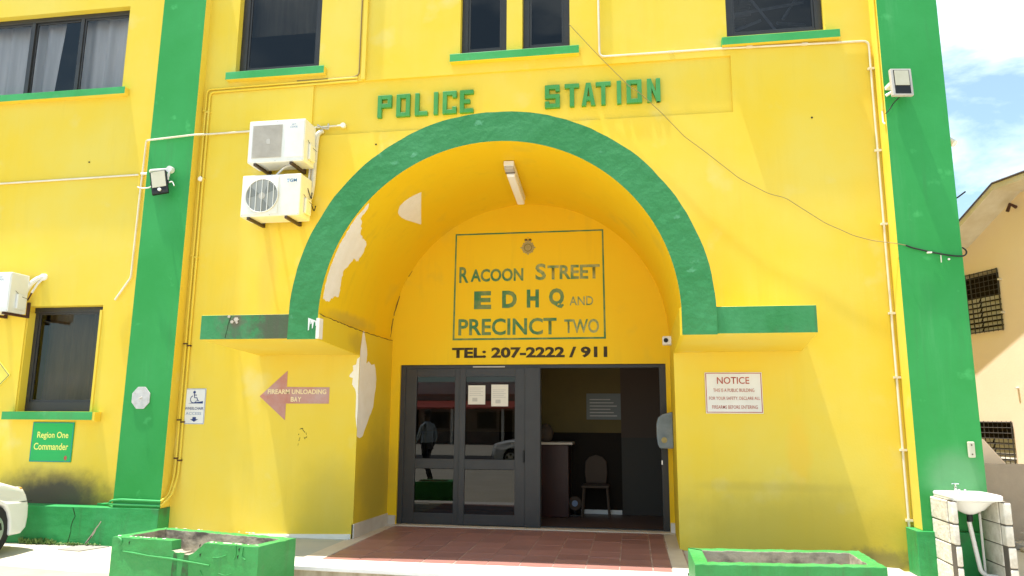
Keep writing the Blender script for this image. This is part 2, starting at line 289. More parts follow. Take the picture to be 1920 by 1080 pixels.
# ---------------------------------------------------------------- mesh helpers
class MB:
    def __init__(s): s.v = []; s.f = []; s.m = []; s.sm = []
    def add(s, vs, fs, mi=0, smooth=False):
        b = len(s.v); s.v += [tuple(v) for v in vs]
        for f in fs: s.f.append([b + i for i in f]); s.m.append(mi); s.sm.append(smooth)
        return s
    def hexa(s, c, mi=0, fm=None):
        """c: 8 corners: bottom 4 (ccw seen from above) then top 4."""
        fs = [(3, 2, 1, 0), (4, 5, 6, 7), (0, 1, 5, 4), (1, 2, 6, 5), (2, 3, 7, 6), (3, 0, 4, 7)]
        b = len(s.v); s.v += [tuple(v) for v in c]
        for k, f in enumerate(fs):
            s.f.append([b + i for i in f]); s.m.append(fm[k] if fm else mi); s.sm.append(False)
        return s
    def box(s, x0, x1, y0, y1, z0, z1, mi=0, fm=None):
        return s.hexa([(x0, y0, z0), (x1, y0, z0), (x1, y1, z0), (x0, y1, z0), (x0, y0, z1), (x1, y0, z1), (x1, y1, z1), (x0, y1, z1)], mi, fm)
    def poly_xz(s, pts, y0, y1, mi=0, caps=True):
        """outline in x,z (ccw seen from -y) extruded from y0 (front) to y1."""
        n = len(pts)
        vs = [(x, y0, z) for x, z in pts] + [(x, y1, z) for x, z in pts]
        fs = [list(range(n)), list(range(2*n - 1, n - 1, -1))]
        fs += [(i, i + n, (i + 1) % n + n, (i + 1) % n) for i in range(n)]
        return s.add(vs, fs, mi)
    def tube(s, pts, r, n=8, mi=0, fillet=0.0, smooth=True):
        P = [Vector(p) for p in pts]
        if isinstance(r, (list, tuple)): fillet = 0.0
        if fillet > 0 and len(P) > 2:
            Q = [P[0]]
            for i in range(1, len(P) - 1):
                a, b, c = P[i-1], P[i], P[i+1]
                d1 = (a - b); d2 = (c - b); f = min(fillet, d1.length*0.45, d2.length*0.45)
                p1 = b + d1.normalized()*f; p2 = b + d2.normalized()*f
                for k in range(5):
                    t = k/4; Q.append(p1*(1-t)**2 + b*2*t*(1-t) + p2*t*t)
            Q.append(P[-1]); P = Q
        rings = []; prev = None
        for i, p in enumerate(P):
            d = (P[min(i+1, len(P)-1)] - P[max(i-1, 0)]).normalized()
            if prev is None:
                a = Vector((0, 0, 1)) if abs(d.z) < 0.9 else Vector((1, 0, 0))
                u = d.cross(a).normalized()
            else:
                u = (prev - d*prev.dot(d)).normalized()
            w = d.cross(u); prev = u
            rr = r[i] if isinstance(r, (list, tuple)) else r
            rings.append([p + (u*math.cos(2*math.pi*k/n) + w*math.sin(2*math.pi*k/n))*rr for k in range(n)])
        vs = [v for ring in rings for v in ring]; fs = []
        for i in range(len(rings) - 1):
            for k in range(n):
                a = i*n + k; b = i*n + (k+1) % n; fs.append((a, b, b + n, a + n))
        s.add(vs, fs, mi, smooth)
        b = len(vs)
        s.add(rings[0], [list(range(n))[::-1]], mi); s.add(rings[-1], [list(range(n))], mi)
        return s
    def disc(s, c, r, ax='y', h=0.02, n=24, mi=0, rz=None):
        c = Vector(c); A = {'y': (Vector((1, 0, 0)), Vector((0, 0, 1)), Vector((0, -1, 0))),
                            'x': (Vector((0, 1, 0)), Vector((0, 0, 1)), Vector((1, 0, 0))),
                            'z': (Vector((1, 0, 0)), Vector((0, 1, 0)), Vector((0, 0, 1)))}[ax]
        rz = rz or r
        a = [c + A[0]*math.cos(t*2*math.pi/n)*r + A[1]*math.sin(t*2*math.pi/n)*rz for t in range(n)]
        b = [p + A[2]*h for p in a]
        fs = [list(range(n))[::-1], list(range(n, 2*n))] + [(i, (i+1) % n, (i+1) % n + n, i + n) for i in range(n)]
        return s.add(a + b, fs, mi)
    def build(s, name, mats, parent=None, bevel=0.0, seg=2, loc=None, rot=None, label=None, fixn=True):
        me = bpy.data.meshes.new(name); me.from_pydata(s.v, [], s.f)
        if not isinstance(mats, (list, tuple)): mats = [mats]
        for m in mats: me.materials.append(M[m] if isinstance(m, str) else m)
        for p, mi, sm in zip(me.polygons, s.m, s.sm): p.material_index = mi; p.use_smooth = sm
        if fixn:
            bm = bmesh.new(); bm.from_mesh(me); bmesh.ops.recalc_face_normals(bm, faces=bm.faces); bm.to_mesh(me); bm.free()
        me.update()
        o = bpy.data.objects.new(name, me); COL.objects.link(o)
        if loc is not None: o.location = loc
        if rot is not None: o.rotation_euler = rot
        if parent: o.parent = parent
        if bevel > 0:
            b = o.modifiers.new('bevel', 'BEVEL'); b.width = bevel; b.segments = seg; b.limit_method = 'ANGLE'; b.angle_limit = R(40)
        if label: o['label'] = label
        return o

def thing(name, label, cat, loc=(0, 0, 0), rot=(0, 0, 0), group=None):
    o = bpy.data.objects.new(name, None); COL.objects.link(o)
    o.empty_display_size = 0.2; o.location = loc; o.rotation_euler = rot
    o['label'] = label; o['category'] = cat
    if group: o['group'] = group
    return o
def tag(o, label, cat, group=None):
    o['label'] = label; o['category'] = cat
    if group: o['group'] = group
    return o
def struct(o): o['kind'] = 'structure'; return o
def part_loc(o, root):   # child built in world coordinates under a root that stands elsewhere
    o.matrix_parent_inverse = Matrix.Translation(-Vector(root.location)); return o
def copy_tree(o, parent=None):
    c = o.copy(); COL.objects.link(c)
    if parent: c.parent = parent
    for ch in o.children: copy_tree(ch, c)
    return c

def text(name, s, x0, x1, z0, z1, y, m, parent=None, thick=0.0, bold=0.0, dep=0.003, facing='-y', shear=0.0, squeeze=None):
    """flat painted lettering fitted to the rectangle x0..x1, z0..z1 on the plane y."""
    cu = bpy.data.curves.new(name, 'FONT'); cu.body = s; cu.offset = bold; cu.resolution_u = 3
    cu.extrude = thick; cu.shear = shear
    t = bpy.data.objects.new(name, cu); COL.objects.link(t)
    dg = bpy.context.evaluated_depsgraph_get(); dg.update()
    me = bpy.data.meshes.new_from_object(t.evaluated_get(dg)); me.name = name
    COL.objects.unlink(t); bpy.data.objects.remove(t); bpy.data.curves.remove(cu)
    xs = [v.co.x for v in me.vertices]; zs = [v.co.y for v in me.vertices]
    ax, bx, az, bz = min(xs), max(xs), min(zs), max(zs)
    for v in me.vertices:
        X = x0 + (v.co.x - ax)/(bx - ax)*(x1 - x0); Z = z0 + (v.co.y - az)/(bz - az)*(z1 - z0)
        v.co = (X, y, Z) if thick == 0 else (X, y - (v.co.z + thick)*1.0, Z)
    me.materials.clear(); me.materials.append(M[m])
    o = bpy.data.objects.new(name, me); COL.objects.link(o)
    if parent: o.parent = parent
    return o

def wob_poly(pts, amp, sub, seed=0):
    """roughen an outline: subdivide each edge and jitter"""
    rnd = random.Random(seed); out = []
    n = len(pts)
    for i in range(n):
        a, b = pts[i], pts[(i+1) % n]
        out.append(a)
        for k in range(1, sub):
            t = k/sub
            out.append((a[0] + (b[0]-a[0])*t + rnd.uniform(-amp, amp), a[1] + (b[1]-a[1])*t + rnd.uniform(-amp, amp)))
    return out

# ================================================================ SETTING
g = MB(); g.add([(-120, -120, 0), (120, -120, 0), (120, 120, 0), (-120, 120, 0)], [(0, 1, 2, 3)])
struct(g.build('ground', 'ground'))
g = MB(); g.add([(-60, -2.9, 0.004), (3.9, -1.9, 0.004), (3.9, -1.8, 0.004), (-3.6, -1.66, 0.004), (-4.4, -1.64, 0.004), (-5.3, -1.52, 0.004), (-60, -1.3, 0.004)], [(0, 1, 2, 3, 4, 5, 6)])
struct(g.build('pavement', 'pave'))
g = MB(); g.box(-60, 60, -19.5, -11.5, -0.3, 0.008); struct(g.build('road', 'asphalt'))

# porch floor with its tiles
g = MB(); g.box(-1.97, 1.95, -1.285, 1.40, 0.0, 0.1445)
porch = struct(g.build('porch_floor', 'grout'))
g = MB()
g.hexa([(-2.6, -1.60, 0.105), (1.90, -1.82, 0.105), (1.90, -1.285, 0.105), (-2.6, -1.285, 0.105), (-2.6, -1.60, 0.148), (1.90, -1.82, 0.148), (1.90, -1.285, 0.151), (-2.6, -1.285, 0.151)])
g.build('step_nosing', 'nosing', porch, bevel=0.008)
g = MB(); g.hexa([(-2.6, -1.57, 0.0), (1.90, -1.79, 0.0), (1.90, -1.285, 0.0), (-2.6, -1.285, 0.0), (-2.6, -1.57, 0.105), (1.90, -1.79, 0.105), (1.90, -1.285, 0.105), (-2.6, -1.285, 0.105)])
g.build('step_riser', 'riser', porch)
g = MB(); g.hexa([(-2.0, -1.285, 0.1), (-1.77, -1.285, 0.1), (-1.79, -0.12, 0.1), (-1.99, -0.12, 0.1), (-2.0, -1.285, 0.152), (-1.77, -1.285, 0.152), (-1.79, -0.12, 0.152), (-1.99, -0.12, 0.152)])
g.hexa([(-1.955, -0.11, 0.1), (-1.80, -0.11, 0.1), (-1.78, 1.10, 0.1), (-1.91, 1.10, 0.1), (-1.955, -0.11, 0.148), (-1.80, -0.11, 0.148), (-1.78, 1.10, 0.148), (-1.91, 1.10, 0.148)])
g.build('border_strip', 'strip', porch, bevel=0.003)
g = MB(); g.box(1.77, 1.93, -1.285, -0.02, 0.1, 0.152); g.box(1.78, 1.935, -0.01, 1.10, 0.1, 0.149)
g.build('border_strip', 'strip', porch, bevel=0.003)
g = MB(); g.box(-1.91, 1.935, 1.105, 1.30, 0.1, 0.160); g.build('threshold', 'strip', porch, bevel=0.004)
joints = [-1.765, -1.39, -1.06, -0.725, -0.39, -0.06, 0.27, 0.60, 0.93, 1.26, 1.585, 1.765]
rt_ = random.Random(3)
mesh_cache = {}
for i in range(len(joints) - 1):
    off = rt_.choice([0.0, 0.05, 0.14, 0.2, 0.1])
    y = -1.28; ys = [y]; y += 0.10 + off if i % 2 else 0.25 + off*0.4
    while y < 1.09: ys.append(y); y += 0.333
    if 1.10 - ys[-1] < 0.08: ys.pop()
    ys.append(1.10)
    for a, b in zip(ys, ys[1:]):
        w = joints[i+1] - joints[i] - 0.012; d = b - a - 0.008
        key = (round(w, 2), round(d, 2))
        if key not in mesh_cache:
            g = MB(); g.box(0, key[0], 0, key[1], 0, 0.012)
            o = g.build('tile', 'tile', porch, bevel=0.0012, seg=1); mesh_cache[key] = o
        else:
            o = mesh_cache[key].copy(); COL.objects.link(o)
        o.location = (joints[i] + 0.004, a + 0.003, 0.136 + rt_.uniform(0, 0.002))
        o.rotation_euler = (rt_.uniform(-.003, .003), rt_.uniform(-.003, .003), rt_.uniform(-.006, .006))
# raised concrete apron left and right of the porch floor
g = MB(); g.box(-3.3, -2.003, -1.283, -0.002, 0.0, 0.138); struct(g.build('porch_apron', 'apron', bevel=0.01))
g = MB(); g.hexa([(1.933, -1.6, 0), (4.2, -1.6, 0), (4.2, -0.002, 0), (1.933, -0.002, 0), (1.933, -1.6, 0.13), (4.2, -1.6, 0.02), (4.2, -0.002, 0.03), (1.933, -0.002, 0.14)])
struct(g.build('porch_apron', 'apron'))
# drain cover slab in the yard
g = MB(); g.hexa([(-5.42, -0.57, 0), (-5.09, -0.62, 0), (-4.96, -0.27, 0), (-5.36, -0.26, 0), (-5.42, -0.57, 0.010), (-5.09, -0.62, 0.010), (-4.96, -0.27, 0.010), (-5.36, -0.26, 0.010)])
tag(g.build('drain_cover', 'pave', bevel=0.003), 'flat square concrete drain cover set in the pale yard near the green plinth', 'drain cover')

# ================================================================ POLICE STATION
PS = thing('police_station', 'two-storey yellow police station with green pilasters and arched porch', 'building')
WIN = {'far_left': (-8.7, -5.66, 6.17, 7.46), 'low_left': (-6.76, -5.60, 1.64, 3.06), 'left': (-3.93, -2.70, 6.28, 8.05),
       'mid_a': (-0.73, -0.105, 6.335, 8.05), 'mid_b': (0.10, 0.725, 6.335, 8.05), 'right': (2.69, 3.857, 6.30, 8.05)}
PANEL = (-2.76, 2.72, 5.30, 6.045)
RING = (-2.6, 2.6, 2.64, 5.2)
PORCH = (-1.942, 1.912, 0.0, 2.64)
X0, X1, TOP = -10.5, 5.0, 8.7
holes = list(WIN.values()) + [PANEL, RING, PORCH]
xs = sorted({X0, X1, *[h[0] for h in holes], *[h[1] for h in holes]}); zs = sorted({0.0, TOP, *[h[2] for h in holes], *[h[3] for h in holes]})
g = MB()
for i in range(len(xs)-1):
    for j in range(len(zs)-1):
        cx, cz = (xs[i]+xs[i+1])/2, (zs[j]+zs[j+1])/2
        if any(h[0] < cx < h[1] and h[2] < cz < h[3] for h in holes): continue
        g.add([(xs[i], 0, zs[j]), (xs[i+1], 0, zs[j]), (xs[i+1], 0, zs[j+1]), (xs[i], 0, zs[j+1])], [(0, 1, 2, 3)])
for k, h in WIN.items():
    d = 0.24
    a, b, c, e = h
    g.add([(a, 0, c), (a, d, c), (a, d, e), (a, 0, e)], [(0, 1, 2, 3)]); g.add([(b, 0, c), (b, 0, e), (b, d, e), (b, d, c)], [(0, 1, 2, 3)])
    g.add([(a, 0, e), (a, d, e), (b, d, e), (b, 0, e)], [(0, 1, 2, 3)]); g.add([(a, 0, c), (b, 0, c), (b, d, c), (a, d, c)], [(0, 1, 2, 3)])
a, b, c, e = PANEL; d = 0.028
g.add([(a, d, c), (b, d, c), (b, d, e), (a, d, e)], [(0, 1, 2, 3)])
g.add([(a, 0, c), (a, d, c), (a, d, e), (a, 0, e)], [(0, 1, 2, 3)]); g.add([(b, 0, c), (b, 0, e), (b, d, e), (b, d, c)], [(0, 1, 2, 3)])
g.add([(a, 0, e), (a, d, e), (b, d, e), (b, 0, e)], [(0, 1, 2, 3)]); g.add([(a, 0, c), (b, 0, c), (b, d, c), (a, d, c)], [(0, 1, 2, 3)])
N = 40; RW = 2.1; CZ = 2.64
def rect_hit(t):
    dx, dz = math.cos(t), math.sin(t); ks = []
    if dx > 1e-6: ks.append(2.6/dx)
    if dx < -1e-6: ks.append(-2.6/dx)
    if dz > 1e-6: ks.append(2.56/dz)
    k = min(ks); return (dx*k, 0, CZ + dz*k)
angs = sorted({*[math.pi*i/N for i in range(N+1)], math.atan2(2.56, 2.6), math.pi - math.atan2(2.56, 2.6)})
vs = []; fs = []
for t in angs: vs += [(math.cos(t)*RW, 0, CZ + math.sin(t)*RW), rect_hit(t)]
for i in range(len(angs)-1): fs.append((2*i, 2*i+1, 2*i+3, 2*i+2))
g.add(vs, fs)
# bits beside the porch opening hidden by the canopy legs, side and back walls, roof
g.add([(5.0, 0, 0), (5.0, 11, 0), (5.0, 11, TOP), (5.0, 0, TOP)], [(0, 1, 2, 3)])
g.add([(X0, 0, 0), (X0, 0, TOP), (X0, 11, TOP), (X0, 11, 0)], [(0, 1, 2, 3)])
g.add([(X0, 11, 0), (X0, 11, TOP), (X1, 11, TOP), (X1, 11, 0)], [(0, 1, 2, 3)])
wall = g.build('wall', 'yellow_wall', PS, fixn=False)
g = MB(); g.box(X0 - .1, X1 + .02, -0.02, 11.1, TOP, TOP + .2); g.build('roof_slab', 'yellow', PS)
g = MB(); g.box(X0 + .02, X1 - .02, 1.42, 10.98, 3.5, 4.0); g.build('upper_floor', 'navyroom', PS)
g = MB(); g.box(X0 + .02, X1 - .02, 6.5, 6.6, 4.0, TOP - .01); g.build('office_partition', 'navyroom', PS)
g = MB(); g.box(X0 + .02, X1 - .02, 0.3, 6.5, 8.05, 8.1); g.build('office_ceiling', 'intwhite', PS)

# pilasters and plinths
def pil(x0, x1, yb, yt, z0, z1, frx=0.0):
    g = MB()
    fm = [1, 1, 0, 1, 1, 1]
    g.hexa([(x0, yb, z0), (x1, yb, z0), (x1, 0.01, z0), (x0, 0.01, z0), (x0, yt, z1), (x1, yt, z1), (x1, 0.01, z1), (x0, 0.01, z1)], fm=fm)
    return g
pil(-5.03, -4.375, -0.195, -0.115, 0.46, TOP).build('pilaster', ['green_pier', 'yellow'], PS, bevel=0.006)
pil(4.375, 5.035, -0.265, -0.25, 0.46, TOP).build('pilaster', ['green_pier', 'yellow'], PS, bevel=0.006)
g = MB(); g.box(X0, -4.365, -0.235, 0.0, 0, 0.46); g.build('plinth', 'green_low', PS, bevel=0.006)
g = MB(); g.box(4.30, 5.055, -0.31, 0.0, 0, 0.46); g.build('plinth', 'green_low', PS, bevel=0.006)

# canopy: barrel vault with a green face ring
YF = -1.27; YB = 1.22; RO, RI = 2.29, 1.945; LEG = 2.425
g = MB(); NN = 72
def ringpt(r, t): return (-0.015 + math.cos(t)*r, CZ + math.sin(t)*r)
prof_o = [(-0.015 + RO, LEG)] + [ringpt(RO, math.pi*i/NN) for i in range(NN+1)] + [(-0.015 - RO, LEG)]
prof_i = [(-0.015 + RI, LEG)] + [ringpt(RI, math.pi*i/NN) for i in range(NN+1)] + [(-0.015 - RI, LEG)]
wr = random.Random(21)
def wobble(pr, lo, hi):
    out = []; w_ = 0
    for i, (x, z) in enumerate(pr):
        w_ = .6*w_ + wr.uniform(-1, 1)*.0045
        dx, dz = x + .015, max(z - CZ, 0); l_ = math.hypot(dx, dz) or 1
        out.append((x + dx/l_*w_, z + (dz/l_*w_ if dz > 0 else 0)) if 0 < i < len(pr)-1 else (x, z))
    return out
prof_o = wobble(prof_o, 0, 0)
n = len(prof_o)
ysl = [YF, YF + 0.02, -0.6, 0.0]
for i in range(n - 1):
    (ox, oz), (ox2, oz2), (ix, iz), (ix2, iz2) = prof_o[i], prof_o[i+1], prof_i[i], prof_i[i+1]
    # green face split radially so that its edge can look hand made
    g.add([(ix, YF, iz), (ox, YF, oz), (ox2, YF, oz2), (ix2, YF, iz2)], [(0, 1, 2, 3)], 0)
    g.add([(ox, YF, oz), (ox, 0.0, oz), (ox2, 0.0, oz2), (ox2, YF, oz2)], [(0, 1, 2, 3)], 1, True)
    mi = 2
    g.add([(ix, YF, iz), (ix2, YF, iz2), (ix2, YB, iz2), (ix, YB, iz)], [(0, 1, 2, 3)], mi, 0 < i < n - 2)
for (a, b) in ((prof_o[0], prof_i[0]), (prof_i[-1], prof_o[-1])):
    g.add([(a[0], YF, LEG), (b[0], YF, LEG), (b[0], 0, LEG - .07), (a[0], 0, LEG - .07)], [(0, 1, 2, 3)], 1)
canopy = g.build('canopy', ['green_rough', 'yellow', 'porch_yellow'], PS, fixn=False)
# side ledges of the canopy (their undersides slope a little down to the wall)
def ledge(x0f, x1f, x0b, x1b, y0):
    g = MB()
    g.hexa([(x0f, y0, 2.435), (x1f, y0, 2.435), (x1b, 0, 2.36), (x0b, 0, 2.36), (x0f, y0, 2.71), (x1f, y0, 2.71), (x1b, 0, 2.72), (x0b, 0, 2.72)], fm=[1, 1, 0, 1, 1, 1])
    return g
ledge(-3.36, -2.30, -3.30, -2.30, -1.25).build('canopy_ledge', ['green_ledge', 'yellow'], PS, bevel=0.006, label='left canopy ledge with blackened, chipped green front')
ledge(2.27, 3.235, 2.27, 3.345, -1.25).build('canopy_ledge', ['green_ledge', 'yellow'], PS, bevel=0.006, label='right canopy ledge, cleaner green')
# broken plaster on the left ledge
for (cx_, cz_, r_) in ((-2.93, 2.655, .028), (-2.98, 2.63, .02), (-3.02, 2.69, .014), (-2.92, 2.62, .012)):
    g = MB(); g.poly_xz(wob_poly([(cx_ + math.cos(a)*r_, cz_ + math.sin(a)*r_) for a in [i*math.pi/3 for i in range(6)]], .005, 2, int(cx_*100)), -1.262, -1.245)
    g.build('exposed_plaster', 'strip', PS)

# porch side walls, impost blocks and door wall
g = MB()
for sx, xf, xb in ((-1, -1.942, -1.917), (1, 1.912, 1.930)):
    xo = sx*3.3
    g.add([(xf, 0, 0), (xb, YB, 0), (xb, YB, 2.66), (xf, 0, 2.66)], [(0, 1, 2, 3)])
    # impost side, in front of the wall plane
    g.add([(xf, YF + 0.004, LEG - .002), (xf, 0, LEG - .075), (xf, 0, 2.66), (xf, YF + 0.004, 2.70)], [(0, 1, 2, 3)])
    xw = xf + sx*.04
    g.add([(xf, YF + .004, 2.70), (xf, 0, 2.66), (xw, 0, 2.66), (xw, YF + .004, 2.70)], [(0, 1, 2, 3)])
    g.add([(xf, 0, 2.66), (xb, YB, 2.66), (xb + sx*.04, YB, 2.66), (xw, 0, 2.66)], [(0, 1, 2, 3)])
    g.add([(xf, YF + .004, LEG - .002), (xf, YF + .004, 2.70), (xw, YF + .004, 2.70), (xw, YF + .004, LEG - .002)], [(0, 1, 2, 3)])
    g.add([(xf, 0, LEG - .075), (xf, YF + .004, LEG - .002), (xw, YF + .004, LEG - .002), (xw, 0, LEG - .075)], [(0, 1, 2, 3)])
    g.build('porch_side_wall', 'porch_side', PS, fixn=False); g = MB()
DX0, DX1, DZ1 = -1.79, 1.872, 2.315
g = MB()
yw = 1.20
g.add([(-1.97, yw, 0), (DX0, yw, 0), (DX0, yw, DZ1), (-1.97, yw, DZ1)], [(0, 1, 2, 3)])
g.add([(DX1, yw, 0), (1.97, yw, 0), (1.97, yw, DZ1), (DX1, yw, DZ1)], [(0, 1, 2, 3)])
vs = [(-1.97, yw, DZ1), (1.97, yw, DZ1), (1.97, yw, 2.64)] + [(1.97*math.cos(math.pi*i/40), yw, 2.64 + 1.97*math.sin(math.pi*i/40)) for i in range(41)] + [(-1.97, yw, 2.64)]
g.add(vs, [list(range(len(vs)))])
for x in (DX0, DX1): g.add([(x, yw, 0), (x, yw + .2, 0), (x, yw + .2, DZ1), (x, yw, DZ1)], [(0, 1, 2, 3)])
g.add([(DX0, yw, DZ1), (DX1, yw, DZ1), (DX1, yw+.2, DZ1), (DX0, yw+.2, DZ1)], [(0, 1, 2, 3)])
g.build('door_wall', 'porch_yellow', PS, fixn=False)
# skirtings
g = MB(); g.hexa([(-1.962, 0.0, .14), (-1.925, 0.0, .14), (-1.900, 1.19, .14), (-1.937, 1.19, .14), (-1.962, 0.0, .315), (-1.925, 0.0, .315), (-1.900, 1.19, .30), (-1.937, 1.19, .30)])
g.box(-1.899, -1.795, 1.17, 1.199, .14, .275)
g.build('skirting', 'strip', PS, bevel=0.004)
g = MB(); g.box(1.875, 1.945, 1.14, 1.199, .15, .275); g.build('skirting', 'nosing', PS, bevel=0.006)

# shallow foot moulding where the walls meet the slab
g = MB(); g.hexa([(-3.28, -0.012, .13), (-1.965, -0.012, .13), (-1.965, -0.001, .13), (-3.28, -0.001, .13), (-3.28, -0.012, .165), (-1.965, -0.012, .20), (-1.965, -0.001, .20), (-3.28, -0.001, .165)])
g.build('skirting', 'plaster', PS)

# peeled paint on the vault, thin flakes of plaster lying in the curve
def vault_patch(pts, seed, r=RI - 0.003):
    pl = wob_poly(pts, 0, 1); out = []
    rnd = random.Random(seed); n = len(pts)
    for i in range(n):
        a, b = pts[i], pts[(i+1) % n]
        L_ = math.hypot((a[0]-b[0])*0.034, a[1]-b[1]); k = max(1, int(L_/0.028))
        for q in range(k):
            t = q/k; j = 0.004 if q == 0 else 0.015
            out.append(((a[0]+(b[0]-a[0])*t + rnd.uniform(-j, j)*25), a[1]+(b[1]-a[1])*t + rnd.uniform(-j, j)))
    bm = bmesh.new()
    vv = [bm.verts.new((t, y, 0)) for t, y in out]
    bm.faces.new(vv)
    bmesh.ops.triangulate(bm, faces=bm.faces, ngon_method='EAR_CLIP')
    for _ in range(3): 
        lg = [e for e in bm.edges if abs(e.verts[0].co.x - e.verts[1].co.x) > 4]
        if lg: bmesh.ops.subdivide_edges(bm, edges=lg, cuts=1); bmesh.ops.triangulate(bm, faces=bm.faces)
    for v in bm.verts:
        t = R(v.co.x); y = v.co.y
        v.co = (-0.015 + math.cos(t)*r, y, CZ + math.sin(t)*r)
    me = bpy.data.meshes.new('peeled_patch'); bm.to_mesh(me); bm.free()
    me.materials.append(M['plaster']); o = bpy.data.objects.new('peeled_patch', me); COL.objects.link(o); o.parent = PS
    s_ = o.modifiers.new('depth', 'SOLIDIFY'); s_.thickness = 0.005; s_.offset = 0
    return o
vault_patch([(137.5, -1.22), (139.1, -1.157), (143.5, -1.134), (144.3, -1.036), (147.6, -0.91), (149.2, -0.618), (151.5, -0.578), (156.1, -0.594), (155.9, -0.742), (158.6, -0.791), (161.3, -0.868), (165.4, -0.836), (170.1, -0.797), (171.5, -0.994), (173.1, -1.031), (172.9, -1.20), (168.6, -1.215), (162.4, -1.22), (155.8, -1.225), (148.0, -1.22), (142.4, -1.225)], 5)
vault_patch([(122.3, -0.516), (126.9, -0.577), (131.3, -0.577), (133.6, -0.459), (133.7, -0.168), (133.0, -0.084), (131.6, -0.13), (130.8, 0.055), (130.2, -0.02), (131.1, 0.302), (130.0, 0.126), (128.4, -0.182)], 9)
# peeled patch on the left reveal and its front edge
P = [(0.0, 2.40), (0.05, 2.62), (0.09, 2.68), (0.14, 2.60), (0.20, 2.50), (0.24, 2.38), (0.22, 2.27), (0.30, 2.30), (0.42, 2.26), (0.50, 2.28), (0.56, 2.20), (0.60, 2.08), (0.58, 1.95), (0.52, 1.72), (0.40, 1.60), (0.30, 1.48), (0.20, 1.36), (0.08, 1.33), (0.0, 1.36)]
pp = wob_poly(P, 0.007, 3, 4); g = MB()
def revx(y): return -1.942 + 0.025*y/YB
n = len(pp)
g.add([(revx(max(y, 0)) + .003, max(y, -0.001), z) for y, z in pp], [list(range(n))])
g.build('peeled_patch', 'plaster', PS)
g = MB(); g.poly_xz(wob_poly([(-1.943, 1.45), (-1.943, 2.33), (-1.975, 2.31), (-1.985, 2.24), (-2.03, 2.22), (-2.02, 2.16), (-2.055, 2.12), (-2.07, 2.09), (-2.02, 2.07), (-2.03, 1.99), (-2.01, 1.96), (-1.985, 1.93), (-1.968, 1.85), (-1.966, 1.6)], .004, 3, 2), -0.003, 0.001)
g.build('peeled_patch', 'plaster', PS)
# worn strip on the impost corner and dribbles of old paint on the band
g = MB(); g.box(-1.975, -1.938, YF - .003, YF + .095, 2.43, 2.655); g.build('bare_edge', 'plaster', PS)
g = MB()
for x0_, l_ in ((-2.07, .14), (-2.045, .07), (-2.025, .12), (-2.0, .05), (-1.985, .09)):
    g.poly_xz([(x0_, 2.66 - (x0_ + 2.07)*.35), (x0_ + .004, 2.66 - l_), (x0_ + .014, 2.66 - l_*.95), (x0_ + .024, 2.65 - (x0_ + 2.07)*.35)], YF - .004, YF)
g.build('paint_drip', M['white'], PS)
# thin dark lines: cracks, and the painted shadow of a crease
def crack_or_shade(pts, w, name='crack_or_shade', m='crack_or_shade', parent=PS, ypl=None, seed=1, nrm=(0, -1, 0)):
    rnd = random.Random(seed); P = []
    for a, b in zip(pts, pts[1:]):
        a, b = Vector(a), Vector(b); k = max(1, int((b-a).length/0.05))
        for q in range(k): P.append(a.lerp(b, q/k) + Vector((rnd.uniform(-1, 1)*.006*(1-abs(nrm[0])), 0, rnd.uniform(-1, 1)*.006)))
    P.append(Vector(pts[-1]))
    g = MB(); vs = []
    for i, p in enumerate(P):
        d = (P[min(i+1, len(P)-1)] - P[max(i-1, 0)]).normalized(); s_ = d.cross(Vector(nrm)).normalized()
        ww = w*rnd.uniform(.4, 1.2); vs += [p + s_*ww/2, p - s_*ww/2]
    g.add(vs, [(2*i, 2*i+1, 2*i+3, 2*i+2) for i in range(len(P)-1)])
    return g.build(name, m, parent)
crack_or_shade([(-5.54, -.237, .45), (-5.50, -.237, .35), (-5.54, -.237, .22), (-5.55, -.237, .12), (-5.57, -.237, .0)], .012, seed=3)
crack_or_shade([(-5.13, -.237, .30), (-5.22, -.237, .16), (-5.32, -.237, .02)], .024, m='bwall', seed=4)
crack_or_shade([(-5.24, -.2375, .12), (-5.32, -.2375, .02)], .014, seed=7)

crack_or_shade([(-3.0, -1.253, 2.70), (-3.05, -1.253, 2.45)], .008, seed=6)
for (a0, a1, sd) in ((178, 170, 1), (169, 160, 2), (151, 148, 3)):
    pts = [(-0.015 + math.cos(R(t))*(RI-.012), 1.19, CZ + math.sin(R(t))*(RI-.012)) for t in (a0, (a0+a1)/2, a1)]
    crack_or_shade(pts, .011, m='rust', seed=sd)
g = MB()
for (x, z, l, a) in ((-2.67, 1.44, .05, .3), (-2.64, 1.42, .06, -.8), (-2.60, 1.385, .025, -1.2), (-2.70, 1.37, .02, 1), (-2.62, 1.33, .03, -.9), (-2.60, 1.335, .03, .7), (-2.69, 1.30, .02, .8), (-2.70, 1.245, .03, 1.4), (-2.685, 1.325, .015, .4)):
    dx, dz = math.cos(a)*l/2, math.sin(a)*l/2
    g.poly_xz([(x - dx, z - dz), (x + dx, z + dz - .006), (x + dx, z + dz + .004), (x - dx*.3, z - dz*.2 + .006)], -.003, 0)
    g.build('paint_scuff', 'mark', PS); g = MB()
for (x, z) in ((-1.84, 5.13), (3.63, 5.17), (-4.98, 6.3), (-6.05, 5.1)):
    g = MB(); g.disc((x, -.001, z), .012, 'y', .006, 8); g.build('wall_hole', 'mark', PS)

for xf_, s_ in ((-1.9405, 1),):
    crack_or_shade([(xf_, YF + .01, 2.698), (xf_, -.6, 2.675), (xf_ + .003, 0, 2.657), (-1.9155, 1.19, 2.657)], .010, m='rust', nrm=(1, 0, 0), seed=8)  # dark strip painting in the shadow gap where the vault springs
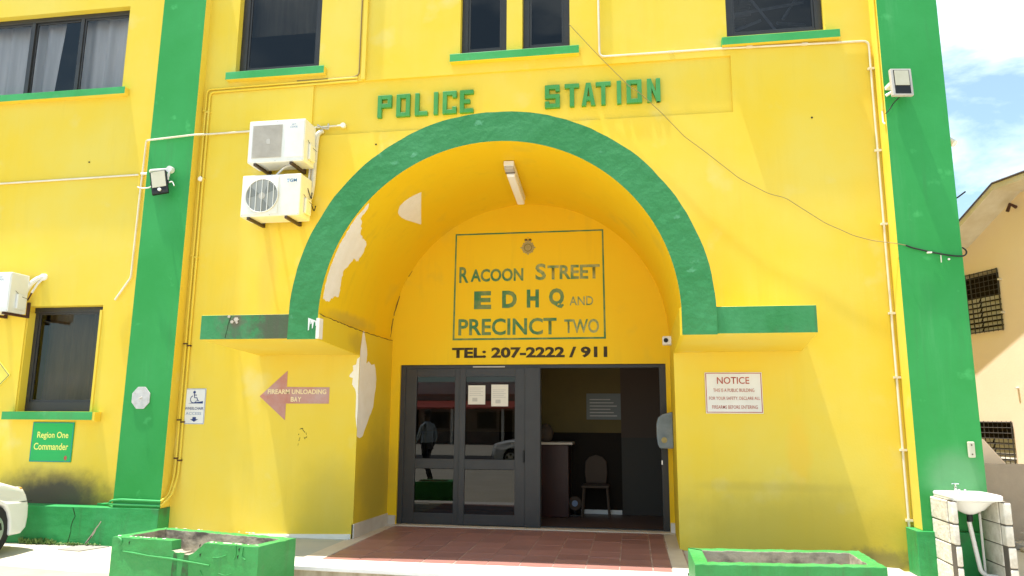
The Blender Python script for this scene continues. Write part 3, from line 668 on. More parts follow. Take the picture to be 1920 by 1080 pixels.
# windows --------------------------------------------------------------
def window(key, verticals=(), fr=0.07, y=0.10, gl='glass', bar=0.055, bottom=None):
    a, b, c, e = WIN[key]
    g = MB(); f = fr
    g.box(a, a+f, y, y+.06, c, e); g.box(b-f, b, y, y+.06, c, e)
    g.box(a+f, b-f, y+.001, y+.059, e-f, e); g.box(a+f, b-f, y+.001, y+.059, c, c+(bottom or f))
    edges = [a+f]
    for v in verticals: g.box(v-bar/2, v+bar/2, y+.002, y+.058, c+(bottom or f), e-f); edges += [v-bar/2, v+bar/2]
    edges.append(b-f)
    w = g.build('window', 'alu', PS, bevel=0.004)
    for i in range(0, len(edges), 2):
        # sash with its own slim profile
        p0, p1, q0, q1 = edges[i], edges[i+1], c+(bottom or f), e-f
        s_ = MB(); t = .028; ys = y + (.018 if i % 4 == 0 else .03)
        s_.box(p0, p0+t, ys, ys+.02, q0, q1); s_.box(p1-t, p1, ys, ys+.02, q0, q1)
        s_.box(p0+t, p1-t, ys, ys+.02, q1-t, q1); s_.box(p0+t, p1-t, ys, ys+.02, q0, q0+t)
        s_.build('sash', 'alu', w, bevel=0.002)
        if (key, i) == ('far_left', 2): pass
        pn = MB(); pn.add([(p0+t, ys+.01, q0+t), (p1-t, ys+.01, q0+t), (p1-t, ys+.01, q1-t), (p0+t, ys+.01, q1-t)], [(0, 1, 2, 3)])
        pn.build('pane', gl, w, fixn=False)
    return w
def sill(x0, x1, z0, z1, w, d=0.09):
    g = MB(); g.box(x0, x1, -d, 0.10, z0, z1, fm=[1, 0, 0, 1, 0, 0]); g.build('sill', ['green', 'yellow'], w, bevel=0.004)
w = window('far_left', (-7.32, -6.50), gl='glass_clear'); sill(-8.85, -5.54, 6.06, 6.165, w)
def curtain(x0, x1, z0, z1, y, m, w, seed=0, amp=.03, lean=0.0, waves=22.0):
    rnd = random.Random(seed); g = MB(); n = 50; vs = []
    ph = rnd.uniform(0, 6)
    for i in range(n+1):
        t = i/n; x = x0 + (x1-x0)*t
        yy = y + math.sin(x*waves + ph + math.sin(x*7))*amp + math.sin(x*41)*amp*.3
        vs += [(x + lean*(1-0)*(-1)*t*0, yy, z0), (x + lean*t, yy, z1)]
    g.add(vs, [(2*i, 2*i+2, 2*i+3, 2*i+1) for i in range(n)], 0, True)
    return g.build('curtain', m, w, fixn=False)
curtain(-8.6, -7.25, 6.2, 7.5, .34, 'curtain', w, 1)
curtain(-7.25, -7.06, 6.2, 7.5, .30, 'curtain', w, 2, lean=.10)
curtain(-6.62, -5.60, 6.2, 7.5, .30, 'curtain', w, 3)
w = window('left', (), fr=0.10); sill(-4.02, -2.585, 6.155, 6.265, w)
g = MB(); g.add([(-3.9, .30, 6.98), (-2.72, .30, 6.98), (-2.72, .30, 8.1), (-3.9, .30, 8.1)], [(0, 1, 2, 3)]); g.build('roller_blind', M['curtain2'], w, fixn=False)
w = window('mid_a', (), fr=0.085); sill(-0.845, 0.85, 6.18, 6.29, w)
window('mid_b', (), fr=0.085)
w = window('right', (), fr=0.09); sill(2.615, 4.0, 6.145, 6.25, w)
w = window('low_left', (), fr=0.07, y=0.14, gl='glass_low', bottom=.13)
sill(-6.84, -5.50, 1.53, 1.635, w, 0.12)
g = MB(); g.box(-5.498, -5.465, -0.118, -.001, 1.515, 1.632); g.build('sill_end', 'yellow', w)
curtain(-6.72, -5.62, 1.7, 3.1, .42, 'curtain2', w, 6, amp=.05, waves=13)
# plaster fillets beside the lower window
g = MB(); g.box(-6.80, -6.74, 0.02, 0.139, 1.636, 2.98); g.build('window_fillet', 'yellow', w)
g = MB(); g.box(-5.632, -5.598, -0.012, 0.139, 1.636, 2.99); g.build('window_fillet', 'yellow', w)
# hanging tube lights inside the upper offices
for (lx, ly, sx, sy) in ((-6.9, 0.75, .12, 1.25), (3.3, 2.2, .14, 1.2)):
    t = thing('office_light', 'long white louvred ceiling light behind the %s upper window' % ('left' if lx < 0 else 'right'), 'ceiling light', (lx, ly, 8.0))
    g = MB(); g.box(-.09, .09, -.65, .65, -.02, .04); g.build('housing', 'acwhite', t)
    for k in range(16):
        g = MB(); g.box(-.085, .085, -.62 + k*.08, -.60 + k*.08, -.055, -.02); g.build('fin', 'acwhite', t)
# roof bracing seen through the right window
t = thing('ceiling_frame', 'broken suspended ceiling grid hanging behind the right upper window', 'ceiling frame', (3.3, 1.4, 7.2))
for (a, b) in (((-.6, 0, .15), (.7, .1, .35)), ((-.5, .2, -.05), (.1, .1, .12)), ((-.1, -.1, .4), (.35, .15, -.1)), ((.3, 0, .0), (.75, .3, .1)), ((.4, .1, .1), (.65, .2, .5)), ((-.6, .3, .30), (.0, .3, .34))):
    g = MB(); g.tube([a, b], .025, 4, smooth=False); g.build('bar', 'curtain', t)

# door set ---------------------------------------------------------------
y0, y1 = 1.235, 1.33
g = MB()
g.box(DX0, DX0+.07, y0, y1, .16, DZ1); g.box(DX1-.085, DX1, y0, y1, .16, DZ1)
g.box(DX0+.07, DX1-.085, y0+.001, y1, DZ1-.05, DZ1)
g.box(DX0+.07, DX1-.085, y0+.02, y1, .16, .175)
door = g.build('door_frame', 'alu', PS, bevel=0.004)
def leaf(x0, x1, gx0, gx1, y, parent, rails=(.175, .31, .90, 1.03, 2.15, 2.265)):
    g = MB(); r = rails; t = .04
    g.box(x0, gx0, y, y+t, r[0], r[5]); g.box(gx1, x1, y, y+t, r[0], r[5])
    g.box(gx0, gx1, y+.001, y+t-.001, r[0], r[1]); g.box(gx0, gx1, y+.001, y+t-.001, r[2], r[3]); g.box(gx0, gx1, y+.001, y+t-.001, r[4], r[5])
    o = g.build('door_leaf', 'alu', parent, bevel=0.003)
    for q0, q1 in ((r[1], r[2]), (r[3], r[4])):
        p = MB(); p.add([(gx0, y+.02, q0), (gx1, y+.02, q0), (gx1, y+.02, q1), (gx0, y+.02, q1)], [(0, 1, 2, 3)]); p.build('pane', 'doorglass', o, fixn=False)
    return o
lf = leaf(-1.72, -.93, -1.56, -1.01, 1.25, door)
lf2 = leaf(-.93, -.02, -.85, -.16, 1.215, door)
g = MB(); g.box(-.045, -.025, 1.185, 1.215, 1.0, 1.16); g.build('handle', 'blackish', lf2, bevel=.004)
# the open leaf stacked behind the fixed one, and its lock
g = MB(); g.box(-.02, .19, 1.20, 1.245, .165, 2.27); g.box(.15, .195, 1.255, 1.30, .17, 2.27); g.build('door_stile', 'alu', door, bevel=.005)
g = MB(); g.box(1.785, 1.80, 1.23, 1.236, 1.0, 1.05); g.build('lock_plate', 'chrome', door)
g = MB(); g.box(-.75, -.30, 1.205, 1.212, 2.275, 2.292); g.build('worn_sticker', 'acgrille', door)
# notices taped to the glass
for (x0_, x1_, z0_, z1_, lab) in ((-.815, -.575, 1.77, 2.03, 'white printed notice taped inside the door glass, left of the pair'), (-.49, -.255, 1.745, 2.04, 'white printed notice taped inside the door glass, right of the pair')):
    t = thing('paper_notice', lab, 'notice', (x0_, 1.228, z0_))
    g = MB(); g.box(0, x1_-x0_, 0, .002, 0, z1_-z0_); g.build('sheet', 'paper', t)
    g = MB(); k = 0
    g.box(.06, .13, -.0012, -.0002, .04, .09)
    for k in range(5): g.box(.02, x1_-x0_-.03*(1 + k % 2), -.0012, -.0002, .12 + k*.025, .126 + k*.025)
    g.build('print', 'acgrille', t)

# lobby --------------------------------------------------------------------
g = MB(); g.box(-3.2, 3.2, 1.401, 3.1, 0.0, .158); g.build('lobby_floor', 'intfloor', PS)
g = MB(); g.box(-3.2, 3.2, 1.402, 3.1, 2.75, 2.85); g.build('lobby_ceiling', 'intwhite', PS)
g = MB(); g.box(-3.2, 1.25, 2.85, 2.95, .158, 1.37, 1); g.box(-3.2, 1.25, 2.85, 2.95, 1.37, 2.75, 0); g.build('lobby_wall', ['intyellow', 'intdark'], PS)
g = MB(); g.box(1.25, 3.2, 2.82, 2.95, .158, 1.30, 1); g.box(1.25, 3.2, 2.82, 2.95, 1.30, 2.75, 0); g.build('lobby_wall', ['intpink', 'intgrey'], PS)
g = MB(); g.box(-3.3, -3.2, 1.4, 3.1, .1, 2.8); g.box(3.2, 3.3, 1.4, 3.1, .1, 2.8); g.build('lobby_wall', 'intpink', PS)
g = MB(); g.box(.62, 1.24, 2.82, 2.848, .16, .22); g.build('skirting', 'nosing', PS)
t = thing('reception_counter', 'dark mahogany reception counter with pale top inside the open doorway', 'counter', (.2, 2.3, .16))
g = MB(); g.box(-.55, .28, 0, .40, 0, 1.04); g.build('body', 'mahogany', t, bevel=.01)
g = MB(); g.box(-.58, .34, -.04, .44, 1.04, 1.075); g.build('top', 'strip', t, bevel=.006)
t = thing('plastic_chair', 'dim round-backed chair against the dark lobby wall', 'chair', (.86, 2.55, .16))
g = MB(); g.poly_xz([(-.15, .46), (.15, .46), (.17, .62), (.16, .78), (.10, .85), (0, .88), (-.10, .85), (-.16, .78), (-.17, .62)], .17, .20); g.build('backrest', 'curtain2' if False else 'intpink', t, bevel=.01)
g = MB(); g.box(-.20, .20, -.20, .20, .42, .455); g.build('seat', 'intpink', t, bevel=.012)
for sx in (-1, 1):
    for sy in (-1, 1):
        g = MB(); g.tube([(sx*.17, sy*.17, .42), (sx*.20, sy*.19, 0)], .015, 6); g.build('leg', 'intpink', t)
t = thing('pedestal_fan', 'small round floor fan with bluish hub on the lobby floor beside the chair', 'fan', (.55, 2.55, .16))
g = MB(); g.disc((0, 0, .18), .10, 'y', .03, 20); g.build('cage', 'intpink', t)
g = MB(); g.disc((0, -.031, .18), .045, 'y', .01, 14); g.build('hub', 'blue2', t)
g = MB(); g.box(-.08, .08, -.08, .08, 0, .02); g.tube([(0, .02, .02), (0, .02, .15)], .015, 8); g.build('stand', 'blackish', t)
t = thing('wall_poster', 'dull grey framed poster on the yellow wall inside the lobby', 'poster', (.72, 2.838, 1.57))
g = MB(); g.box(0, .53, 0, .01, 0, .40); g.build('board', 'signwhite' if False else 'intposter', t)
g = MB()
for k in range(6): g.box(.05, .47 - (k % 3)*.05, -.002, -.0005, .05 + k*.05, .065 + k*.05)
g.build('print', 'acgrille', t)
t = thing('lamp_ornament', 'dim round object standing on the reception counter beside the door stile', 'ornament', (.12, 2.5, 1.236))
g = MB(); g.tube([(0, 0, 0), (0, 0, .05), (0, 0, .14), (0, 0, .24), (0, 0, .27)], [.06, .10, .12, .08, .01], 14); g.build('body', 'intpink', t)

# ================================================================ LETTERING
def stroke_letter(ch, x, z, w, h, s, y0, y1, parent):
    """block letter cut from board, w x h with stroke s"""
    g = MB()
    def B(a, b, c, d): g.box(x + a, x + b, y0, y1, z + c, z + d)
    if ch == 'P': B(0, s, 0, h); B(s, w, h-s, h); B(s, w, h*.44, h*.44+s); B(w-s, w, h*.44+s, h-s)
    elif ch == 'O': B(0, s, 0, h); B(w-s, w, 0, h); B(s, w-s, h-s, h); B(s, w-s, 0, s)
    elif ch == 'L': B(0, s, 0, h); B(s, w, 0, s)
    elif ch == 'I': B(0, s, 0, h)
    elif ch == 'C': B(0, s, 0, h); B(s, w, h-s, h); B(s, w, 0, s); B(w-s, w, s, s*1.7); B(w-s, w, h-s*1.7, h-s)
    elif ch == 'E': B(0, s, 0, h); B(s, w, h-s, h); B(s, w, 0, s); B(s, w*.75, h*.5-s/2, h*.5+s/2)
    elif ch == 'S': B(0, w, h-s, h); B(0, w, 0, s); B(0, w, h*.5-s/2, h*.5+s/2); B(0, s, h*.5+s/2, h-s); B(w-s, w, s, h*.5-s/2); B(w-s, w, h-s*1.6, h-s); B(0, s, s, s*1.6)
    elif ch == 'T': B(0, w, h-s, h); B(w/2-s/2, w/2+s/2, 0, h-s)
    elif ch == 'A':
        g.poly_xz([(x, z), (x+s, z), (x+w/2, z+h*.80), (x+w-s, z), (x+w, z), (x+w/2+s*.55, z+h), (x+w/2-s*.55, z+h)], y0, y1)
        g.poly_xz([(x+w*.24, z+h*.22), (x+w*.76, z+h*.22), (x+w*.70, z+h*.40), (x+w*.30, z+h*.40)], y0+.001, y1-.001)
    elif ch == 'N':
        B(0, s, 0, h); B(w-s, w, 0, h)
        g.poly_xz([(x+s*.9, z+h), (x+.2*s, z+h), (x+w-s*.9, z), (x+w-.2*s, z)][::-1], y0+.001, y1-.001)
    return g.build('letter', 'letter', parent, bevel=0.003)
t = thing('police_lettering', 'raised green capitals reading POLICE above the left half of the arch', 'lettering', (0, 0, 0))
for ch, x, w in (('P', -1.833, .19), ('O', -1.575, .185), ('L', -1.32, .17), ('I', -1.065, .05), ('C', -.945, .185), ('E', -.715, .18)):
    stroke_letter(ch, x, 5.495, w, .312, .055, -0.022, 0.027, t)
t = thing('station_lettering', 'raised green capitals reading STATION above the right half of the arch', 'lettering', (0, 0, 0))
for ch, x, w in (('S', .402, .19), ('T', .655, .185), ('A', .87, .175), ('T', 1.05, .19), ('I', 1.315, .052), ('O', 1.435, .19), ('N', 1.69, .165)):
    stroke_letter(ch, x, 5.49, w, .308, .055, -0.022, 0.027, t)

# painted station name on the door wall
t = thing('painted_station_name', 'faded green painted name RACOON STREET EDHQ AND PRECINCT TWO inside a thin box', 'painted sign')
Y = yw - .0035
g = MB(); bx = [(-1.03, 4.18), (1.075, 4.18), (1.085, 2.66), (-1.045, 2.66)]
wv = .026
g.poly_xz([(-1.045, 2.655), (1.09, 2.655), (1.09, 2.655+wv), (-1.045, 2.655+wv)], Y, Y+.002)
g.poly_xz([(-1.03, 4.165), (1.078, 4.165), (1.078, 4.165+wv*.8), (-1.03, 4.165+wv*.8)], Y, Y+.002)
g.poly_xz([(-1.045, 2.655+wv), (-1.045+wv, 2.655+wv), (-1.03+wv*.8, 4.165), (-1.03, 4.165)], Y, Y+.002)
g.poly_xz([(1.09-wv, 2.655+wv), (1.09, 2.655+wv), (1.078, 4.165), (1.078-wv*.8, 4.165)], Y, Y+.002)
g.build('box_line', 'faded_green', t)
for s_, x0_, x1_, z0_, z1_, b_, m_ in (
    ('R', -.965, -.83, 3.47, 3.70, .024, 'faded_green'), ('ACOON', -.80, -.045, 3.48, 3.665, .03, 'faded_green'),
    ('S', .125, .275, 3.485, 3.72, .024, 'worn_green'), ('TREET', .295, 1.02, 3.49, 3.69, .026, 'worn_green'),
    ('E', -.745, -.50, 3.09, 3.345, .05, 'faded_green'), ('D', -.345, -.135, 3.10, 3.345, .045, 'faded_green'), ('H', .005, .175, 3.10, 3.355, .05, 'faded_green'),
    ('Q', .315, .525, 3.085, 3.365, .045, 'faded_green'), ('AND', .60, .925, 3.12, 3.245, .008, 'worn_green'),
    ('PRECINCT', -.965, .42, 2.72, 2.955, .022, 'faded_green'), ('TWO', .525, 1.0, 2.735, 2.93, .018, 'worn_green'),
    ('TEL: 207-2222 / 911', -1.05, 1.105, 2.402, 2.552, .042, 'dark_text')):
    o = text('lettering', s_, x0_, x1_, z0_, z1_, Y, m_, t, bold=b_)
# badge
bd = thing('station_badge', 'small bronze star badge with dark crown painted above the station name', 'badge', (.02, Y, 3.955))
pts = []
for k in range(32):
    r_ = (.115 if k % 8 == 0 else .10 if k % 4 == 0 else .092 if k % 2 == 0 else .082); a = k*math.pi/16
    pts.append((math.cos(a)*r_, math.sin(a)*r_))
g = MB(); g.poly_xz(pts, -.002, .0025); g.build('star', 'badge', bd)
g = MB(); g.disc((0, -.0021, 0), .058, 'y', .001, 20); g.build('ring', 'badge2', bd)
g = MB(); g.disc((0, -.0035, 0), .045, 'y', .001, 20); g.build('centre', 'badge', bd)
g = MB(); g.disc((-.028, -.001, .112), .024, 'y', .0015, 12, rz=.018); g.disc((.028, -.001, .112), .024, 'y', .0015, 12, rz=.018); g.build('crown', 'badge3', bd)
g = MB(); g.poly_xz([(-.05, .088), (.05, .088), (.045, .10), (-.045, .10)], -.0045, -.003); g.disc((0, -.001, .14), .008, 'y', .0015, 8); g.build('crown_band', 'badge', bd)

# FIREARM UNLOADING BAY arrow
t = thing('painted_arrow', 'faded red arrow pointing left, reading FIREARM UNLOADING BAY', 'arrow sign')
g = MB(); g.poly_xz([(-3.253, 1.842), (-2.893, 1.545), (-2.893, 1.752), (-2.322, 1.752), (-2.322, 1.955), (-2.893, 1.96), (-2.893, 2.165)], -.004, 0)
g.build('arrow', 'arrowred', t)
text('lettering', 'FIREARM UNLOADING', -3.145, -2.36, 1.87, 1.93, -.0055, 'arrowtext', t, bold=.03)
for c_, a_ in (('B', -2.83), ('A', -2.785), ('Y', -2.735)): text('letter', c_, a_, a_ + .045, 1.775, 1.835, -.0055, 'arrowtext', t, bold=.03)

# NOTICE sign
t = thing('notice_sign', 'white notice board with red lettering headed NOTICE right of the porch', 'sign', (2.255, -.012, 1.655))
g = MB(); g.box(0, .635, 0, .011, 0, .468); g.build('board', 'signwhite', t, bevel=.003)
g = MB(); b_ = .008; g.box(.008, .627, -.002, 0, .010, .010+b_); g.box(.008, .627, -.002, 0, .452, .452+b_*.9); g.box(.008, .008+b_, -.002, 0, .018, .452); g.box(.619, .627, -.002, 0, .018, .452); g.build('border', 'red', t)
text('lettering', 'NOTICE', .135, .495, .335, .415, -.002, 'red', t, bold=.012)
text('lettering', 'THIS IS A PUBLIC BUILDING', .09, .545, .243, .283, -.002, 'red', t, bold=.004)
text('lettering', 'FOR YOUR SAFETY, DECLARE ALL', .04, .605, .148, .19, -.002, 'red', t, bold=.004)
text('lettering', 'FIREARMS BEFORE ENTERING', .07, .575, .052, .092, -.002, 'red', t, bold=.004)

# wheelchair access sign
t = thing('wheelchair_sign', 'white and blue WHEELCHAIR ACCESS sign beside the green pilaster', 'sign', (-4.285, -.012, 1.487))
g = MB(); g.box(0, .295, 0, .011, 0, .453); g.build('board', 'signwhite', t, bevel=.003)
g = MB(); b_ = .006; g.box(.004, .291, -.002, 0, .004, .004+b_); g.box(.004, .291, -.002, 0, .443, .449); g.box(.004, .010, -.002, 0, .01, .443); g.box(.285, .291, -.002, 0, .01, .443); g.build('border', 'blue2', t)
g = MB()
g.disc((.135, 0, .405), .018, 'y', .002, 12)
g.tube([(.135, -.001, .385), (.14, -.001, .335), (.175, -.001, .335), (.19, -.001, .295), (.205, -.001, .30)], .006, 4)
g.tube([(.135, -.001, .37), (.17, -.001, .368)], .005, 4)
arc = [(.13 + math.cos(a)*.045, -.001, .315 + math.sin(a)*.045) for a in [R(110) + i*R(230)/12 for i in range(13)]]
g.tube(arc, .005, 4)
g.build('wheelchair_symbol', 'blue', t); g = MB()
g.poly_xz([(.055, .262), (.262, .262), (.262, .292)], -.002, 0); g.build('ramp_symbol', 'blue', t); g = MB()
g.poly_xz([(.10, .064), (.158, .03), (.215, .064), (.182, .064), (.182, .09), (.134, .09), (.134, .064)], -.002, 0)
g.build('arrow_symbol', 'blue', t)
text('lettering', 'WHEELCHAIR', .02, .275, .182, .217, -.002, 'blue', t, bold=.012)
text('lettering', 'ACCESS', .035, .25, .118, .152, -.002, 'blue2', t, bold=.004)

# Region One Commander
t = thing('commander_sign', 'green sign lettered Region One Commander below the lower left window', 'sign', (-6.445, -.014, .985))
g = MB(); g.box(0, .615, 0, .013, 0, .515); g.build('board', 'signgreen', t, bevel=.003)
g = MB(); g.box(.006, .609, -.0015, 0, .006, .012); g.box(.006, .609, -.0015, 0, .503, .509); g.box(.006, .012, -.0015, 0, .012, .503); g.box(.603, .609, -.0015, 0, .012, .503); g.build('border', 'blueteal', t)
text('lettering', 'Region One', .085, .545, .285, .39, -.002, 'signyellow', t, bold=.016)
text('lettering', 'Commander', .05, .56, .155, .245, -.002, 'signyellow', t, bold=.016)
g = MB(); g.disc((.535, 0, .055), .022, 'y', .002, 14, rz=.03); g.build('seal', 'red', t)

# yellow diamond sign at the left edge
t = thing('diamond_sign', 'yellow diamond-shaped board with thin dark outline left of the lower window', 'sign', (-7.21, -.012, 2.12))
rr = .325
def dia(r): return [(-r, 0), (0, -r), (r, 0), (0, r)]
g = MB(); g.poly_xz(dia(rr), 0, .011); g.build('board', 'signyellow2', t, bevel=.01)
g = MB()
for i in range(4):
    a, b = Vector(dia(rr-.02)[i]), Vector(dia(rr-.02)[(i+1) % 4]); g.tube([(a.x, -.001, a.y), (b.x, -.001, b.y)], .004, 4)
g.build('border', 'ink', t)
# octagonal plate
t = thing('octagonal_plate', 'scratched white octagonal plate fixed on the left green pilaster', 'plate', (-4.775, -.187, 1.815))
g = MB(); g.poly_xz([(math.cos(R(22.5 + 45*i))*.135, math.sin(R(22.5 + 45*i))*.15) for i in range(8)], -.012, 0)
g.build('plate', 'oct', t, bevel=.003)
g = MB(); g.tube([(.02, -.012, .01), (.01, -.03, .0), (-.01, -.035, -.01)], .006, 6); g.disc((.0, -.012, .0), .02, 'y', .004, 10)
for a in range(5): g.disc((math.cos(a*1.3)*.09, -.012, math.sin(a*1.3)*.1), .006, 'y', .003, 6)
g.build('fixing', 'acgrille', t)

# ================================================================ AIR CONDITIONERS
def ac_unit(name, label, x0, x1, z0, z1, yf, yb, style, group='air conditioners on the facade'):
    w, h = x1-x0, z1-z0
    t = thing(name, label, 'air conditioner', (x0, yf, z0), group=group)
    dd = yb - yf
    g = MB(); g.box(0, w, 0, dd, 0, h); g.build('casing', 'acwhite', t, bevel=.012, seg=3)
    cx_, cz_ = w*.36, h*.49; r_ = h*.40
    if style == 'round':
        g = MB(); g.box(.02*w, .63*w, -.008, 0, .05*h, .95*h); g.build('fan_panel', 'acwhite', t, bevel=.006)
        g = MB(); g.disc((cx_, -.0085, cz_), r_, 'y', .003, 40); g.build('fan_opening', 'acgrey', t)
        for k in range(3):
            a = k*2*math.pi/3 + .4; g = MB()
            g.poly_xz([(cx_ + math.cos(a+q)*rr_, cz_ + math.sin(a+q)*rr_) for q, rr_ in ((0, .25*r_), (.0, .92*r_), (.35, .95*r_), (.75, .88*r_), (.6, .3*r_))], -.0145, -.0120)
            g.build('fan_blade', 'fanblade', t)
        g = MB(); g.disc((cx_, -.0148, cz_), r_*.2, 'y', .003, 16); g.build('fan_hub', 'acgrille', t)
        g = MB()
        for k in range(5):
            dx = (-.72 + k*.36)*r_; hh = math.sqrt(max(r_*r_ - dx*dx, 0)); g.box(cx_+dx-.004, cx_+dx+.004, -.024, -.019, cz_-hh, cz_+hh)
        for q in (1.0,):
            ring = [(cx_ + math.cos(a*math.pi/16)*r_*q, -.021, cz_ + math.sin(a*math.pi/16)*r_*q) for a in range(33)]
            g.tube(ring, .0035 if q < 1 else .006, 4)
        g.build('grille', 'acwhite', t)
        text('logo', 'TGM', w*.76, w*.93, h*.80, h*.875, -.002, 'blueteal', t, bold=.02)
    else:
        g = MB(); g.box(.07*w, .60*w, -.006, 0, .11*h, .89*h); g.build('fan_panel', 'acgrille', t, bevel=.004)
        g = MB()
        n_ = 26
        for k in range(n_): z_ = h*(.125 + .75*k/(n_-1)); g.box(.085*w, .585*w, -.011, -.006, z_ - .0035, z_ + .0035)
        g.box(.33*w, .40*w, -.0125, -.0112, .42*h, .56*h)
        g.build('grille', 'acgrille', t)
        g = MB(); g.box(.665*w, w-.012, -.005, 0, .10*h, .965*h); g.build('side_panel', 'acwhite', t, bevel=.004)
        text('logo', 'JET', .76*w, .84*w, .845*h, .885*h, -.0065, 'blueteal', t, shear=.3)
        text('logo', 'COOL', .74*w, .87*w, .79*h, .83*h, -.0065, 'blueteal', t, shear=.3)
    # service cover on the right end, gland wires
    g = MB(); g.box(w, w+.035, dd*.35, dd*.85, h*.10, h*.48); g.build('valve_cover', 'acwhite', t, bevel=.012)
    g = MB(); g.tube([(w+.001, dd*.30, h*.55), (w+.03, dd*.5, h*.42), (w+.05, dd*.85, h*.38)], .003, 5, fillet=.05); g.build('cable', 'cable', t)
    g = MB()
    for (sx, sz) in ((.02, .02), (.98, .02), (.5, .98), (.5, .02)): g.disc((w*sx if .1 < sx < .9 else w*sx, -.001, h*sz if .1 < sz < .9 else h*sz + (.006 if sz < .5 else -.006)), .005, 'y', .002, 6); g.build('screw', 'acgrey', t); g = MB()
    # two steel brackets
    for bx_ in ((.14, .78) if style != 'left' else (.5, .92)):
        x = w*bx_; g = MB()
        g.box(x-.018, x+.018, .0, -yf-.001, -.035, -.002); g.box(x-.0175, x+.0175, -yf-.03, -yf-.001, -.002, .18)
        g.build('bracket', 'bracket' if style != 'left' else 'rust', t)
    return t
ac_unit('ac_unit', 'upper white air conditioner unit with square dusty grille on the facade', -3.415, -2.645, 4.80, 5.37, -.42, -.10, 'square')
ac_unit('ac_unit', 'lower white air conditioner unit with round fan grille, lettered TGM', -3.46, -2.66, 4.085, 4.635, -.42, -.10, 'round')
lu = ac_unit('ac_unit', 'white air conditioner unit at the left edge above the diamond sign', -7.47, -6.66, 2.93, 3.46, -.42, -.12, 'left')
t = thing('ac_pipe', 'grey lagged pipe run beside the pair of air conditioners', 'pipe', (0, 0, 0))
g = MB(); g.tube([(-2.60, .0, 5.36), (-2.64, -.06, 5.30), (-2.655, -.05, 5.15), (-2.67, -.05, 4.6), (-2.685, -.06, 4.42), (-2.73, -.14, 4.28)], .032, 10, fillet=.06)
g.build('lagging', 'foil', t)
g = MB(); g.tube([(-2.62, -.02, 5.36), (-2.72, -.03, 5.1), (-2.735, -.03, 4.7), (-2.75, -.04, 4.35)], .014, 8, fillet=.05); g.build('drain_hose', 'white', t)
g = MB(); g.tube([(-2.66, -.1, 4.95), (-2.75, -.2, 4.85), (-2.95, -.3, 4.78), (-3.05, -.32, 4.66)], .013, 8, fillet=.1); g.build('drain_hose', 'white', t)
g = MB(); g.tube([(-2.64, -.2, 4.36), (-2.70, -.16, 4.26), (-2.66, -.1, 4.33), (-2.62, -.08, 4.22), (-2.60, -.08, 4.30)], .007, 6, fillet=.03); g.tube([(-2.66, -.22, 4.50), (-2.63, -.16, 4.36), (-2.66, -.08, 4.48)], .006, 6, fillet=.03); g.build('cable', 'cable', t)
g = MB(); g.tube([(-2.60, -.03, 5.40), (-2.66, -.04, 5.44), (-2.57, -.04, 5.38), (-2.50, -.03, 5.37), (-2.51, -.02, 5.45)], .012, 6, fillet=.02); g.build('tape_wrap', 'acgrille', t)
t = thing('ac_hose', 'white wrapped hoses leaving the wall above the lower left window', 'hose', (0, 0, 0))
g = MB(); g.tube([(-6.74, -.14, 3.10), (-6.72, -.12, 3.22), (-6.66, -.10, 3.36), (-6.60, -.05, 3.44), (-6.56, -.0, 3.46)], .033, 10, fillet=.08); g.build('wrap', 'white', t)
g = MB(); g.tube([(-6.55, -.01, 3.45), (-6.60, -.05, 3.36), (-6.67, -.05, 3.24)], .015, 8, fillet=.03); g.build('drain_hose', 'white', t)
g = MB(); g.tube([(-6.67, -.05, 3.24), (-6.74, -.03, 3.14)], .010, 8); g.build('drain_hose', 'rust', t)
g = MB(); g.disc((-6.555, 0, 3.465), .06, 'y', .02, 16, rz=.05); g.build('sleeve', 'plaster', t)

# ================================================================ CONDUITS AND WIRES
def run(name, label, pts, r, m, clips=(), fillet=.07, cat='conduit'):
    t = thing(name, label, cat)
    g = MB(); g.tube(pts, r, 8, fillet=fillet); g.build('tube', m, t)
    for c in clips:
        g = MB(); g.disc((c[0], 0, c[2]), .034, 'y', .005, 8, rz=.012) if len(c) < 4 else None
        g.box(c[0]-.035, c[0]+.035, c[1]-r*1.2, c[1]+r*1.2, c[2]-.012, c[2]+.012)
        g.build('clip', m, t)
    return t
run('white_conduit', 'white pvc conduit running under the right window and down the right pilaster', [(1.09, -.02, 8.6), (1.105, -.02, 6.14), (2.6, -.02, 6.135), (4.335, -.02, 6.10), (4.33, -.02, .30)], .0135, 'conduit',
    [(4.335, -.02, z) for z in (5.74, 4.71, 3.82, 2.78, 2.06, 1.27, .53)] + [(2.0, -.02, 6.137), (2.95, -.02, 6.13), (3.6, -.02, 6.117)])
g = MB(); g.tube([(4.33, -.02, .30), (4.33, -.02, .03)], .024, 8); tag(g.build('pipe_sleeve', 'blackish'), 'black sleeve at the foot of the white conduit by the right plinth', 'pipe sleeve')
run('white_conduit', 'white pvc conduit crossing the left wall towards the left floodlight', [(-10.4, -.02, 4.80), (-5.25, -.02, 4.87)], .0135, 'conduit')
run('white_conduit', 'white pvc conduit from the left air conditioners over the pilaster and down its left edge', [(-2.31, -.02, 5.415), (-2.66, -.02, 5.41), (-3.40, -.03, 5.41), (-4.18, -.03, 5.40), (-4.34, -.19, 5.335), (-5.03, -.19, 5.295), (-5.17, -.03, 5.35), (-5.19, -.03, 4.6), (-5.205, -.03, 3.42), (-5.41, -.03, 3.12)], .0135, 'conduit', fillet=.03)
g = MB(); g.disc((-2.30, 0, 5.415), .035, 'y', .04, 14); tag(g.build('junction_box', 'white'), 'round white junction box ending the conduit above the upper air conditioner', 'junction box')
t = thing('floodlight_conduit', 'short white conduit with round box above the left floodlight', 'conduit')
